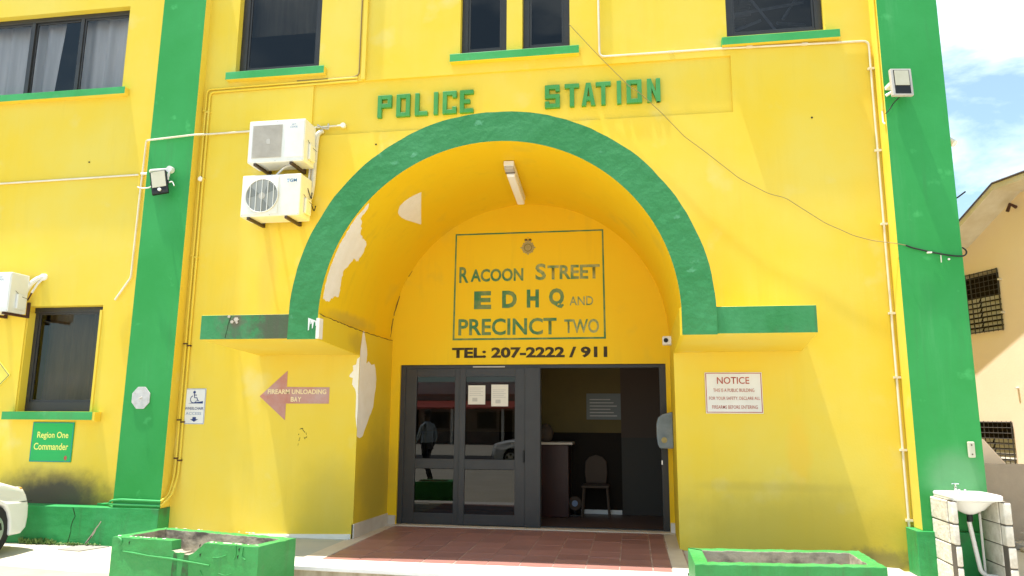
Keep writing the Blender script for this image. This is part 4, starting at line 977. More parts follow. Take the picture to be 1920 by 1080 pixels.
g = MB(); g.tube([(-5.20, -.03, 4.88), (-5.05, -.05, 4.87), (-4.95, -.19, 4.86), (-4.66, -.20, 4.86)], .018, 8, fillet=.04); g.build('tube', 'white', t)
g = MB(); g.disc((-4.65, -.165, 4.855), .045, 'y', .06, 16); g.build('box', 'white', t)
g = MB(); g.tube([(-4.65, -.21, 4.83), (-4.66, -.22, 4.70)], .016, 8); g.build('spigot', 'white', t)
g = MB(); g.tube([(-5.22, -.03, 4.86), (-5.21, -.03, 4.74), (-5.22, -.03, 4.68)], .015, 8); g.build('spigot', 'yellow', t)
t = thing('painted_conduits', 'pair of yellow-painted conduits running down beside the left pilaster', 'conduit')
for k, (dx, dz) in enumerate(((0, 0), (.05, -.045))):
    g = MB()
    pts = [(-2.13 + dx*0, -.02, 6.085 + dz) if k else (-2.13, -.02, 6.085), (-3.0, -.02, 6.075 + dz), (-4.32 + dx, -.02, 6.06 + dz), (-4.325 + dx, -.02, 1.1), (-4.325 + dx, -.03, .85), (-4.33 + dx*.8, -.10, .62), (-4.36, -.215 - .0*k, .55 - k*.055)]
    g.tube(pts, .014, 8, fillet=.06); g.build('tube', 'yellow', t)
    g = MB(); g.tube([(-4.36, -.215, .55 - k*.055), (-4.9, -.222, .56 - k*.06), (-5.04, -.215, .545 - k*.045), (-5.15, -.10, .49), (-5.35, -.04, .475)], .014, 8, fillet=.05); g.build('tube', 'green', t)
for z in (5.75, 4.79, 3.7, 2.52, 1.54, 1.06):
    g = MB(); g.box(-4.352, -4.31, -.038, -.001, z-.009, z+.009); g.box(-4.30, -4.25, -.038, -.001, z-.035, z-.017); g.build('clip', 'rust' if z < 3 else 'yellow', t)
g = MB(); g.disc((-4.30, -.02, 4.76), .032, 'y', .03, 10); g.disc((-4.295, -.051, 4.785), .010, 'y', .004, 8); g.build('junction', 'plaster', t)
t = thing('cable_trunking', 'square yellow-painted trunking rising beside the left window, dark cable along it', 'trunking')
g = MB(); g.box(-2.075, -2.02, -.045, 0, 6.05, 8.6); g.build('cover', 'yellow', t, bevel=.004)
g = MB(); g.tube([(-2.115, -.012, 8.6), (-2.115, -.012, 6.13), (-2.20, -.012, 6.10), (-3.0, -.012, 6.10)], .009, 6, fillet=.05); g.build('cable', 'wire', t)
t = thing('overhead_wire', 'thin sagging wire slung across the facade from middle window to right pilaster', 'wire')
wp = [(.72, 6.61), (1.11, 6.12), (1.47, 5.70), (1.60, 5.60), (1.86, 5.32), (2.12, 5.0), (2.35, 4.80), (2.75, 4.43), (3.07, 4.23), (3.26, 4.17), (3.43, 4.04), (3.68, 3.85), (4.0, 3.68), (4.19, 3.62)]
g = MB(); g.tube([(x, -.05, z) for x, z in wp] + [(4.36, -.30, 3.52), (4.45, -.29, 3.50)], .0042, 6, fillet=.05); g.build('strand', 'wire', t)
g = MB(); g.tube([(4.45, -.29, 3.50), (4.52, -.285, 3.47), (4.71, -.285, 3.415), (4.86, -.285, 3.38), (4.95, -.285, 3.365), (5.03, -.29, 3.36), (5.065, -.28, 3.39), (5.075, -.26, 3.43), (5.045, -.24, 3.47)], .009, 6, fillet=.03); g.build('cable', 'cable', t)
g = MB(); g.box(4.665, 4.71, -.30, -.27, 3.405, 3.42); g.box(4.80, 4.806, -.285, -.27, 3.30, 3.38); g.disc((4.885, -.266, 3.335), .012, 'y', .012, 8); g.build('tie', 'plaster', t)
for (px_, pz_) in ((5.06, 4.10),):
    g = MB(); g.tube([(5.0, .02, 4.02), (5.17, .02, 4.12), (5.25, .02, 4.18)], .010, 6); tag(g.build('wall_spike', 'cable'), 'short dark rod sticking out of the right end of the building', 'rod')

# ================================================================ LAMPS AND CAMERAS
t = thing('floodlight', 'black floodlight with cream lens on the left green pilaster', 'floodlight', (-4.715, -.32, 4.645), (R(-8), R(-13), R(16)), group='floodlights on the pilasters')
g = MB(); g.box(-.105, .105, 0, .045, -.17, .165); g.build('housing', 'blackish', t, bevel=.008)
g = MB(); g.box(-.088, .088, -.006, 0, -.075, .152); g.build('lens', 'lens', t, bevel=.005)
g = MB(); g.disc((0, -.0, -.115), .022, 'y', .02, 12); g.build('sensor', 'white', t)
g = MB(); g.box(-.115, .115, .02, .05, -.02, .02); g.tube([(0, .05, 0), (0, .14, .03)], .012, 6); g.build('bracket', 'blackish', t)
g = MB(); g.tube([(-.08, .05, 0), (-.16, .10, -.01), (-.28, .14, .03), (-.32, .15, .06)], .009, 6, fillet=.04); g.tube([(.08, .05, -.02), (.15, .07, .02), (.17, .06, -.06)], .008, 6, fillet=.03); g.build('cable', 'white', t)
t = thing('floodlight', 'silver framed floodlight with cream lens on the right green pilaster', 'floodlight', (4.52, -.42, 5.37), (R(-3), 0, R(8)), group='floodlights on the pilasters')
g = MB(); g.box(-.118, .118, 0, .05, -.165, .165); g.build('housing', 'acgrille', t, bevel=.008)
g = MB(); g.box(-.088, .088, -.004, 0, -.145, .145); g.build('recess', 'blackish', t, bevel=.004)
g = MB(); g.box(-.080, .080, -.009, -.004, -.045, .138); g.build('lens', 'lens', t, bevel=.006)
g = MB(); g.tube([(-.10, .06, -.10), (-.15, .10, -.12)], .016, 6); g.box(-.12, .12, .05, .16, -.02, .02); g.build('bracket', 'plaster', t)
g = MB(); g.tube([(-.02, .05, -.16), (-.08, .08, -.22), (-.13, .10, -.30), (-.16, .13, -.33)], .006, 6, fillet=.03); g.build('cable', 'cable', t)
t = thing('edge_conduit', 'yellow conduit down the inner side of the right pilaster', 'conduit')
g = MB(); g.tube([(4.36, -.21, 8.6), (4.36, -.21, 5.12)], .016, 8); g.build('tube', 'yellow', t)
g = MB(); g.tube([(4.355, -.21, 5.12), (4.35, -.22, 4.98), (4.36, -.24, 4.95)], .010, 8); g.build('tail', 'white', t)
# surface light on the vault
t = thing('vault_light', 'long white surface light fixed along the crown of the porch vault', 'light fitting', (0.045, -.66, 4.53), (R(0), 0, R(2.5)))
g = MB(); g.box(-.06, .06, 0, 1.42, -.012, .045); g.build('base', 'acwhite', t, bevel=.006)
g = MB(); g.box(-.052, .052, .22, 1.43, -.075, -.012); g.build('diffuser', 'diffuser', t, bevel=.022, seg=3)
g = MB(); g.box(-.055, .055, .02, .20, -.05, -.012); g.build('gear_box', 'acgrille', t, bevel=.006)
g = MB(); g.box(-.058, .058, .145, .165, -.056, -.0505); g.build('clip', 'rust', t)
# small camera on the right porch wall
t = thing('security_camera', 'small white security camera on the right porch wall above the door', 'security camera', (1.90, .62, 2.56))
g = MB(); g.box(-.085, .045, -.06, .06, -.055, .055); g.build('housing', 'white', t, bevel=.015, seg=3)
g = MB(); g.disc((-.045, -.0605, 0), .028, 'y', .006, 16); g.build('lens', 'blackish', t)
t = thing('security_camera', 'white camera peeking past the right end of the building', 'security camera', (5.035, .06, 4.80))
g = MB(); g.tube([(-.03, 0, .06), (.06, -.02, .03)], .035, 8); g.build('arm', 'white', t)
g = MB(); g.tube([(.06, -.02, .04), (.13, -.10, -.06)], .042, 12); g.build('housing', 'white', t)
# soap dispenser
t = thing('sanitiser_dispenser', 'smoky grey hand sanitiser dispenser on the right porch wall beside the door', 'dispenser', (1.945, .92, 1.22))
g = MB(); g.box(-.02, .02, -.11, .11, .005, .465); g.build('back_plate', 'blackish', t, bevel=.004)
pr_ = [(-.02, 0), (-.19, 0), (-.215, .05), (-.225, .15), (-.225, .30), (-.205, .38), (-.15, .425), (-.02, .46)]
g = MB(); g.add([(x, -.105, z) for x, z in pr_] + [(x, .105, z) for x, z in pr_], [list(range(8)), list(range(15, 7, -1))] + [(i, i+8, (i+1) % 8 + 8, (i+1) % 8) for i in range(8)]); g.build('cover', 'dispenser', t, bevel=.018, seg=3)
g = MB(); g.disc((-.135, -.106, .105), .036, 'y', .004, 16); g.build('badge', 'badge', t)
# plastic isolator box on right pilaster
t = thing('socket_box', 'slim cream isolator box on the right pilaster above the basin', 'socket box', (4.915, -.265, 1.21))
g = MB(); g.box(-.035, .035, -.03, 0, 0, .165); g.build('box', 'lens', t, bevel=.012, seg=3)
g = MB(); g.disc((0, -.03, .035), .008, 'y', .003, 8); g.disc((0, -.03, .13), .008, 'y', .003, 8); g.build('screw', 'rust', t)

# ================================================================ PLANTERS
def planter(name, label, FL, FR, BR, BL, z, th, notch=None, seed=0):
    t = thing(name, label, 'planter', (0, 0, 0), group='green concrete planters')
    O = [Vector((*p, 0)) for p in (FL, FR, BR, BL)]
    c = sum(O, Vector())/4
    I = []
    for i in range(4):
        e1 = (O[(i+1) % 4] - O[i]).normalized(); e0 = (O[i-1] - O[i]).normalized()
        I.append(O[i] + e1*th + e0*th)
    rnd = random.Random(seed)
    g = MB()
    for i in range(4):
        j = (i+1) % 4
        # wall i from O[i] to O[j]; top profile along s
        L_ = (O[j]-O[i]).length; n_ = max(6, int(L_/.05))
        prof = []
        for k in range(n_+1):
            s_ = k/n_; zz = z + rnd.uniform(-.004, .003)
            if notch and i == 0:
                zz = notch(s_*L_, zz, rnd)
            prof.append((s_, zz))
        if notch and i == 0:
            ex = [.700, .712, .716, .728, .80, .86, .905, .95, 1.0, 1.04, 1.075]
            prof += [(e/L_, notch(e, z, rnd)) for e in ex]; prof.sort()
        vs = []
        for s_, zz in prof:
            a = O[i].lerp(O[j], s_); b = I[i].lerp(I[j], s_)
            vs += [(a.x, a.y, 0), (a.x, a.y, zz), (b.x, b.y, zz), (b.x, b.y, .0)]
        for k in range(len(prof)-1):
            q = 4*k
            g.add(vs[q:q+8], [(0, 4, 5, 1)], 0); g.add(vs[q:q+8], [(1, 5, 6, 2)], 0 if not (notch and i == 0 and prof[k][1] < z-.02) else 1); g.add(vs[q:q+8], [(2, 6, 7, 3)], 1)
    o = g.build('shell', ['green_planter', 'concrete'], t)
    bm = bmesh.new(); bm.from_mesh(o.data); bmesh.ops.remove_doubles(bm, verts=bm.verts, dist=.0005); bmesh.ops.recalc_face_normals(bm, faces=bm.faces); bm.to_mesh(o.data); bm.free()
    b_ = o.modifiers.new('bevel', 'BEVEL'); b_.width = .006; b_.segments = 2; b_.limit_method = 'ANGLE'; b_.angle_limit = R(50)
    g = MB(); nx = 14; vs = []
    for a in range(nx+1):
        for b in range(6):
            p = I[0].lerp(I[1], a/nx).lerp(I[3].lerp(I[2], a/nx), b/5); vs.append((p.x, p.y, z - .22 + rnd.uniform(-.012, .012)))
    g.add(vs, [(a*6+b, (a+1)*6+b, (a+1)*6+b+1, a*6+b+1) for a in range(nx) for b in range(5)]); g.build('soil', 'concrete', t, fixn=False)
    return t, O
def notch(s_, z, rnd):
    if s_ < .712 or s_ > 1.075: return z
    if s_ < .73: return z - .085
    if s_ < .86: return z - .10 + rnd.uniform(-.006, .008)
    if s_ < .93: return z - .112 + rnd.uniform(-.004, .004)
    return z - .112 + (s_-.93)/.145*.108 + rnd.uniform(-.008, .008)
pl, O = planter('planter', 'left green planter box with a broken notch in its front rim', (-3.533, -2.151), (-1.891, -2.419), (-1.782, -1.904), (-3.398, -1.51), .45, .10, notch, 3)
d_ = (O[1]-O[0]).normalized(); nrm_ = Vector((d_.y, -d_.x, 0))
def fp(s_, z, off=.004): p = O[0] + d_*s_ + nrm_*off; return (p.x, p.y, z)
g = MB(); g.tube([fp(.12, .325, 0), fp(.25, .317, .004), fp(.45, .30, .002), fp(.7, .292, .004), fp(.95, .275, .004), fp(1.15, .26, .003)], [.004, .010, .008, .011, .009, .007], 6, fillet=.03); g.build('ridge', 'green_planter', pl)
for pts_, w_ in (([(1.18, .33), (1.25, .335), (1.33, .36)], .007), ([(1.42, .45), (1.43, .38), (1.41, .33)], .01), ([(1.50, .44), (1.49, .36), (1.53, .33)], .012), ([(.07, .445), (.12, .42), (.10, .38)], .02), ([(1.25, .20), (1.33, .185), (1.40, .21)], .006), ([(1.05, .21), (1.08, .16), (1.06, .1)], .008)):
    g = MB(); g.tube([fp(a, b, .001) for a, b in pts_], w_*.7, 5, fillet=.02); g.build('chip', 'green_planter', pl)
for s_, w_, z0_, z1_ in ((.76, .035, .10, .345), (.885, .045, .0, .335)):
    g = MB(); p = [fp(s_-w_*.6, z1_, .002), fp(s_-w_, z1_*.5, .002), fp(s_-w_*.8, z0_, .002), fp(s_+w_, z0_, .002), fp(s_+w_*.7, z1_*.5, .002), fp(s_+w_*.5, z1_, .002)]
    g.add(p, [list(range(6))]); g.build('damp_stain', M['green_ledge'] if False else mat('damp_green', (.045, .10, .035), (.03, .2, .05), .7, 14, contrast=(.4, .6)), pl, fixn=False)
for s_, z_ in ((.20, .41), (1.02, .43), (1.03, .35), (1.45, .42), (1.44, .36)):
    g = MB(); p = fp(s_, z_, .0015); e = fp(s_ + .02, z_ + .012, .0015); f_ = fp(s_ + .008, z_ - .03, .0015); g.add([p, f_, e], [(0, 1, 2)]); g.build('chip', 'crack_or_shade', pl)
planter('planter', 'right green planter box with an intact rim', (1.881, -2.482), (3.37, -2.334), (3.373, -1.579), (1.882, -1.727), .45, .115, None, 8)

cr_ = random.Random(44)
def chips(parent, a, b, n_, m_='plaster', top=.451):
    for k in range(n_):
        t_ = cr_.random(); p = Vector((*a, 0)).lerp(Vector((*b, 0)), t_); r_ = cr_.uniform(.006, .02)
        g = MB(); c_ = [(p.x + math.cos(q)*r_*cr_.uniform(.6, 1.8), p.y + .012 + math.sin(q)*r_*.6, top + cr_.uniform(0, .003)) for q in [i*math.pi/3 for i in range(6)]]
        g.add(c_ + [(p.x, p.y + .012, top + .004)], [(i, (i+1) % 6, 6) for i in range(6)]); g.build('rim_chip', m_, parent, fixn=False)
chips(pl, (-3.50, -2.12), (-2.85, -2.23), 12, top=.4535); chips(pl, (-2.42, -2.30), (-1.93, -2.38), 14, top=.4535); chips(pl, (-3.3, -1.58), (-1.9, -1.79), 12, top=.4535)
def soil_bits(parent, cx0, cx1, cy0, cy1, z):
    g = MB()
    for k in range(160):
        x, y = cr_.uniform(cx0, cx1), cr_.uniform(cy0, cy1); r_ = cr_.uniform(.006, .022)
        g.add([(x + cr_.uniform(-1, 1)*r_, y + cr_.uniform(-1, 1)*r_, z + cr_.uniform(0, 1)*r_) for _ in range(4)], [(0, 1, 2), (0, 2, 3), (0, 1, 3), (1, 2, 3)])
    o = g.build('soil_crumbs', 'rubble', parent); o['kind'] = 'stuff'
soil_bits(pl, -3.2, -2.0, -2.15, -1.85, .235)
# ================================================================ WASH BASIN
BY = -.27
t = thing('block_pier', 'left limewashed block pier carrying the wash basin', 'block pier', (4.47, BY, 0), group='block piers under the basin')
def pier(t, w, d):
    g = MB(); g.box(.008, w-.008, -d+.008, -.008, 0, .81); g.build('mortar', 'mortar', t)
    rr_ = random.Random(5)
    z = 0.0
    hs = [.20, .20, .20, .215]
    for i, h in enumerate(hs):
        g = MB(); g.box(0, w, -d*.80, 0, 0, h-.007); o = g.build('block', 'block', t, bevel=.010, seg=2, loc=(rr_.uniform(-.006, .006), 0, z+.003)); o.rotation_euler.z = rr_.uniform(-.015, .015)
        g = MB(); g.box(0, w*.85, -d*.185, 0, 0, h-.008-rr_.uniform(0, .006)); o = g.build('block', 'block', t, bevel=.012, seg=2, loc=(rr_.uniform(.0, .012), -d*.815, z+.003)); o.rotation_euler.z = rr_.uniform(-.02, .02)
        z += h
pier(t, .065, .52)
t = thing('block_pier', 'right limewashed block pier carrying the wash basin', 'block pier', (4.935, BY, 0), group='block piers under the basin')
pier(t, .085, .52)
t = thing('wash_basin', 'white ceramic wash basin with chrome tap on two block piers', 'wash basin', (4.722, BY - .27, .82))
bm = bmesh.new()
W_, D_ = .24, .27; nseg = 40; rings = []
def sq(a, rx, ry, p): 
    c, s_ = math.cos(a), math.sin(a); return (math.copysign(abs(c)**p, c)*rx, math.copysign(abs(s_)**p, s_)*ry)
spec_ = [(W_, D_, .25, 0.0, 0), (W_, D_, .25, .045, 0), (W_-.012, D_-.012, .25, .055, 0), (.215, .175, .8, .050, -.03), (.19, .15, .9, .02, -.03), (.13, .11, 1, -.06, -.03), (.03, .03, 1, -.085, -.03), ]
for rx, ry, p, z_, yo in spec_: rings.append([bm.verts.new((*(lambda q: (q[0], q[1]+yo))(sq(2*math.pi*k/nseg, rx, ry, p)), z_)) for k in range(nseg)])
under = [(W_-.02, D_-.02, .3, 0.0, 0), (.20, .17, .8, -.03, -.02), (.14, .12, 1, -.10, -.02), (.06, .06, 1, -.14, -.02), (.035, .035, 1, -.15, -.02)]
u = [[bm.verts.new((*(lambda q: (q[0], q[1]+yo))(sq(2*math.pi*k/nseg, rx, ry, p)), z_)) for k in range(nseg)] for rx, ry, p, z_, yo in under]
def bridge(a, b):
    for k in range(nseg):
        f = bm.faces.new((a[k], a[(k+1) % nseg], b[(k+1) % nseg], b[k])); f.smooth = True
for a, b in zip(rings, rings[1:]): bridge(a, b)
bridge(rings[0], u[0])
for a, b in zip(u, u[1:]): bridge(a, b)
bm.faces.new(rings[-1]); bm.faces.new(u[-1][::-1]); bmesh.ops.recalc_face_normals(bm, faces=bm.faces)
me = bpy.data.meshes.new('bowl'); bm.to_mesh(me); bm.free(); me.materials.append(M['ceramic'])
o = bpy.data.objects.new('bowl', me); COL.objects.link(o); o.parent = t
g = MB(); g.tube([(-.02, .20, .05), (-.02, .20, .10)], .018, 12); g.tube([(-.02, .20, .085), (-.02, .16, .09), (-.02, .12, .07)], .011, 10, fillet=.02); g.tube([(-.02, .20, .10), (-.02, .20, .125)], .008, 8); g.tube([(-.055, .20, .128), (.015, .20, .128)], .006, 8); g.build('tap', 'chrome', t)
g = MB(); g.tube([(.06, .18, .05), (.06, .18, .075)], .012, 10); g.build('tap_hole_cap', 'chrome', t)
g = MB(); g.tube([(0, -.02, -.15), (0, -.02, -.22)], .028, 12); g.build('waste', 'blackish', t)
g = MB(); g.tube([(-.01, -.02, -.22), (.07, .02, -.70), (.12, .02, -.74), (.28, .02, -.75)], .021, 10, fillet=.05); g.build('waste_pipe', 'white', t)
t = thing('supply_pipe', 'thin white upright supply pipe below the wash basin', 'pipe', (4.90, BY - .16, 0))
g = MB(); g.tube([(-.03, 0, .04), (-.03, 0, .66)], .013, 8); g.build('tube', 'white', t)
g = MB(); g.tube([(-.03, 0, .66), (-.03, 0, .71)], .016, 8); g.tube([(-.06, 0, .715), (0, 0, .715)], .007, 6); g.build('valve', 'acgrille', t)
g = MB(); g.tube([(-.03, 0, .71), (-.10, 0, .72), (-.15, .05, .76)], .006, 6, fillet=.04); g.build('hose', 'foil', t)

# ================================================================ CAR (its nose enters the picture at the left)
def make_car(name, label, loc, rz, paint='carwhite', group=None):
    t = thing(name, label, 'car', loc, (0, 0, rz), group=group)
    # car points along +x, nose at x = 0, width along y
    Lc, W = 4.2, 1.64
    def arch(cx_, r_, z0_): return [(cx_ + math.cos(math.pi*k/10)*r_, z0_ + math.sin(math.pi*k/10)*r_) for k in range(11)]
    r_ = .335; fx, rx_ = -.72, -3.22; zb = .20
    lower = [(-Lc, .30), (-Lc + .03, zb + .02)] + [(-Lc+.2, zb)]
    lower += [(rx_ - r_, zb)] + arch(rx_, r_, .28)[::-1] + [(rx_ + r_, zb)] + [(fx - r_, zb)] + arch(fx, r_, .28)[::-1] + [(fx + r_, zb)] + [(-.12, zb), (-.02, .26), (0.0, .38), (-.01, .52), (-.04, .57), (-.06, .66), (-.12, .74)]
    upper = [(-.5, .84), (-1.15, .92), (-1.3, .93), (-3.5, .96), (-4.0, .94), (-Lc + .05, .86), (-Lc, .62)]
    prof = lower + upper
    NY = 12; sl_ = [-1 + 2*i/NY for i in range(NY+1)]
    g = MB(); vs = []
    for s_ in sl_:
        for (x, z) in prof:
            k = max(0, min(1, (x + .9)/.9)); kr = max(0, min(1, (-3.5 - x)/.7))
            dx = -.17*k*abs(s_)**3 + .14*kr*abs(s_)**3
            yy = s_*W/2*(1 - .055*k*k - .04*kr)*(1 - .09*max(0, (z - .55))/.4)
            dz = -.05*max(0, z-.5)/.4*abs(s_)**4
            vs.append((x + dx, yy, z + dz))
    n_ = len(prof); fs = []
    for i in range(NY):
        for k in range(n_): fs.append((i*n_+k, i*n_+(k+1) % n_, (i+1)*n_+(k+1) % n_, (i+1)*n_+k))
    g.add(vs, fs, 0, True)
    g.add(vs[:n_], [list(range(n_))]); g.add(vs[-n_:], [list(range(n_))[::-1]])
    o = g.build('body', paint, t)
    bm = bmesh.new(); bm.from_mesh(o.data); bmesh.ops.remove_doubles(bm, verts=bm.verts, dist=.0004); bmesh.ops.recalc_face_normals(bm, faces=bm.faces); bm.to_mesh(o.data); bm.free()
    b_ = o.modifiers.new('bevel', 'BEVEL'); b_.width = .035; b_.segments = 3; b_.limit_method = 'ANGLE'; b_.angle_limit = R(55)
    # cabin
    def sec(x, z, hw): return [(x, -hw, z), (x, hw, z)]
    pts = [(-1.15, .90, .70), (-1.95, 1.36, .56), (-3.05, 1.38, .56), (-3.75, .93, .68)]
    g = MB(); vs = []
    for x, z, hw in pts: vs += [(x, -hw, z), (x, hw, z)]
    vs += [(-1.15, -.74, .88), (-1.15, .74, .88), (-3.75, -.74, .88), (-3.75, .74, .88)]
    g.add(vs, [(0, 1, 3, 2), (4, 5, 7, 6)], 0); g.add(vs, [(8, 0, 2, 4, 6, 10), (1, 9, 11, 7, 5, 3)], 0); g.build('glasshouse', 'cardark', t)
    g = MB(); g.hexa([(-3.08, -.57, 1.375), (-1.93, -.57, 1.355), (-1.93, .57, 1.355), (-3.08, .57, 1.375), (-2.95, -.50, 1.42), (-2.1, -.50, 1.405), (-2.1, .50, 1.405), (-2.95, .50, 1.42)]); g.build('roof', paint, t, bevel=.02)
    for sy in (-1, 1):
        for a, b in (((-1.15, .70, .90), (-1.95, .57, 1.37)), ((-2.5, .73, .92), (-2.5, .575, 1.38)), ((-3.05, .57, 1.385), (-3.75, .69, .93))):
            g = MB(); g.tube([(a[0], sy*a[1], a[2]), (b[0], sy*b[1], b[2])], .03, 6); g.build('pillar', paint, t)
        g = MB(); g.box(-1.5, -1.28, sy*.86-.08, sy*.86+.08, .93, 1.05); g.build('mirror', paint, t, bevel=.03)
        g = MB(); g.box(-1.215, -1.20, sy*.8205-.003, sy*.8205+.003, .30, .86); g.box(-2.42, -2.405, sy*.8225-.003, sy*.8225+.003, .30, .88); g.build('door_gap', 'blackish', t)
        # lamp cluster wrapping the corner
        g = MB(); c = [(-.105, sy*.52), (-.215, sy*.74)]
        g.hexa([(-.13, sy*.36, .60), (-.13+.02, sy*.36, .60), (-.20, sy*.705, .60), (-.24, sy*.70, .60), (-.17, sy*.36, .735), (-.13, sy*.36, .735), (-.235, sy*.69, .735), (-.27, sy*.68, .735)]); g.build('headlight', 'ceramic', t, bevel=.008)
        g = MB(); g.hexa([(-.30, sy*.70, .585), (-.195, sy*.70, .585), (-.215, sy*.745, .585), (-.30, sy*.780, .585), (-.31, sy*.68, .735), (-.235, sy*.68, .735), (-.255, sy*.715, .735), (-.31, sy*.742, .735)]); g.build('indicator', 'orange', t, bevel=.008)
        g = MB(); g.box(-.46, -.17, sy*.79-.004, sy*.79+.004, .568, .576); g.build('bumper_gap', 'blackish', t)
        for wx in (fx, rx_):
            g = MB(); g.tube([(wx, sy*.60, .28), (wx, sy*.775, .28)], .285, 28); w_ = g.build('wheel', 'tyre', t, bevel=.02)
            g = MB(); g.tube([(wx, sy*.70, .28), (wx, sy*.782, .28)], .185, 24); g.build('rim', 'rim', w_, bevel=.008)
            g = MB()
            for k in range(5):
                a = k*2*math.pi/5 + .3; c_, s2 = math.cos(a), math.sin(a)
                g.add([(wx + c_*.08 - s2*.03, sy*.784, .28 + s2*.08 + c_*.03), (wx + c_*.155 - s2*.045, sy*.784, .28 + s2*.155 + c_*.045), (wx + c_*.155 + s2*.045, sy*.784, .28 + s2*.155 - c_*.045), (wx + c_*.08 + s2*.03, sy*.784, .28 + s2*.08 - c_*.03)], [(0, 1, 2, 3)])
            g.build('rim_opening', 'blackish', w_, fixn=False)
    g = MB(); g.box(-.03, .001, -.35, .35, .30, .38); g.build('air_intake', 'blackish', t, bevel=.01)
    g = MB(); g.box(-4.203, -4.17, -.55, .55, .62, .75); g.build('tail_light', 'red', t, bevel=.01)
    return t
car = make_car('parked_car', 'white car with amber indicator, its nose entering at the left edge', (-6.60, -.48, 0), R(92))

# ================================================================ NEIGHBOUR HOUSE ON THE RIGHT
Q = Vector((8.2, 5.0, 0)); DV = Vector((-.33, .944, 0)); NV = Vector((-.944, -.33, 0))   # along the wall, out of the wall
H = thing('neighbour_house', 'cream two-storey house with barred windows behind the right pilaster', 'house', (8.2, 5.0, 0))
def hp(s_, z, o=0.0): p = DV*s_ + NV*o; return (p.x, p.y, z)
wins = [(.50, 1.75, 3.20, 4.30), (.55, 1.75, .80, 1.56)]
xs_ = sorted({-7, 4.5, *[w_[0] for w_ in wins], *[w_[1] for w_ in wins]}); zs_ = sorted({-0.5, 4.5, *[w_[2] for w_ in wins], *[w_[3] for w_ in wins]})
g = MB()
for i in range(len(xs_)-1):
    for j in range(len(zs_)-1):
        cx_, cz_ = (xs_[i]+xs_[i+1])/2, (zs_[j]+zs_[j+1])/2
        if any(w_[0] < cx_ < w_[1] and w_[2] < cz_ < w_[3] for w_ in wins): continue
        g.add([hp(xs_[i], zs_[j]), hp(xs_[i+1], zs_[j]), hp(xs_[i+1], zs_[j+1]), hp(xs_[i], zs_[j+1])], [(0, 1, 2, 3)])
g.add([hp(-7, 4.5), hp(1.8, 4.5), hp(-.15, 5.55), hp(-7, 5.50)], [(0, 1, 2, 3)])
g.add([hp(-7, -.5), hp(-7, 5.5), hp(-7, 5.5, -8), hp(-7, -.5, -8)], [(0, 1, 2, 3)]); g.add([hp(4.5, -.5), hp(4.5, 4.5), hp(4.5, 4.5, -8), hp(4.5, -.5, -8)], [(0, 1, 2, 3)])
g.build('wall', 'cream', H, fixn=False)
for (a, b, c, e) in wins:
    g = MB()
    for (p, q_) in (((a, c), (b, c)), ((b, c), (b, e)), ((b, e), (a, e)), ((a, e), (a, c))):
        g.add([hp(*p), hp(*q_), hp(q_[0], q_[1], -.25), hp(p[0], p[1], -.25)], [(0, 1, 2, 3)])
    w_ = g.build('window', 'soffit', H, fixn=False)
    g = MB(); g.add([hp(a, c, -.24), hp(b, c, -.24), hp(b, e, -.24), hp(a, e, -.24)], [(0, 1, 2, 3)]); g.build('dark_room', 'intdark', w_, fixn=False)
    z_ = c + .02; k = 0
    while z_ < e - .1:
        g = MB(); zt = z_ + .075
        if z_ < c + (e-c)*.62:
            for s0 in (a + .03, (a+b)/2 + .02):
                s1 = s0 + (b-a)/2 - .05
                g.add([hp(s0, z_, -.13), hp(s1, z_, -.13), hp(s1, zt, -.17), hp(s0, zt, -.17)], [(0, 1, 2, 3)])
            g.build('louvre', 'louvre', w_, fixn=False)
        z_ += .095
    g = MB(); n_ = 12
    for k in range(n_+1): s_ = a + (b-a)*k/n_; g.tube([hp(s_, c-.02, .03), hp(s_, e+.02, .03)], .006 if k % 6 else .012, 4, smooth=False)
    n_ = int((e-c)/.09)
    for k in range(n_+1): z_ = c + (e-c)*k/n_; g.tube([hp(a, z_, .04), hp(b, z_, .04)], .006 if k % n_ else .012, 4, smooth=False)
    g.build('grille', 'grille', w_)
ov = .55
g = MB()   # roof: flat eave with a raking end
def slab(p0, p1, z0a, z1a, th, o0, o1, mi=0):
    g.hexa([hp(p0, z0a, o0), hp(p1, z1a, o0), hp(p1, z1a, o1), hp(p0, z0a, o1), hp(p0, z0a+th, o0), hp(p1, z1a+th, o0), hp(p1, z1a+th, o1), hp(p0, z0a+th, o1)], fm=[1, 0, 1, 1, 1, 1])
slab(-7.5, -.15, 5.50, 5.56, .10, ov, -8); slab(-.15, 2.6, 5.56, 4.0, .10, ov, -8)
rf = g.build('roof', ['roofgrey', 'soffit'], H)
g = MB(); g.tube([hp(-7.5, 5.62, ov+.01), hp(-.15, 5.675, ov+.01), hp(2.6, 4.115, ov+.01)], .022, 4, smooth=False); g.build('roof_edge', 'roofgrey', rf)
g = MB(); g.tube([hp(-.05, 5.30, .02), hp(-.05, 5.35, .14), hp(-.02, 5.22, .18)], .03, 6); g.build('eave_bracket', 'rust', H)
for (s_, z_) in ((.35, 2.15), (.47, 3.5), (.46, 4.1)):
    g = MB(); g.tube([hp(s_, z_, 0), hp(s_, z_, .06)], .02, 6); g.build('wall_fixing', 'soffit', H)
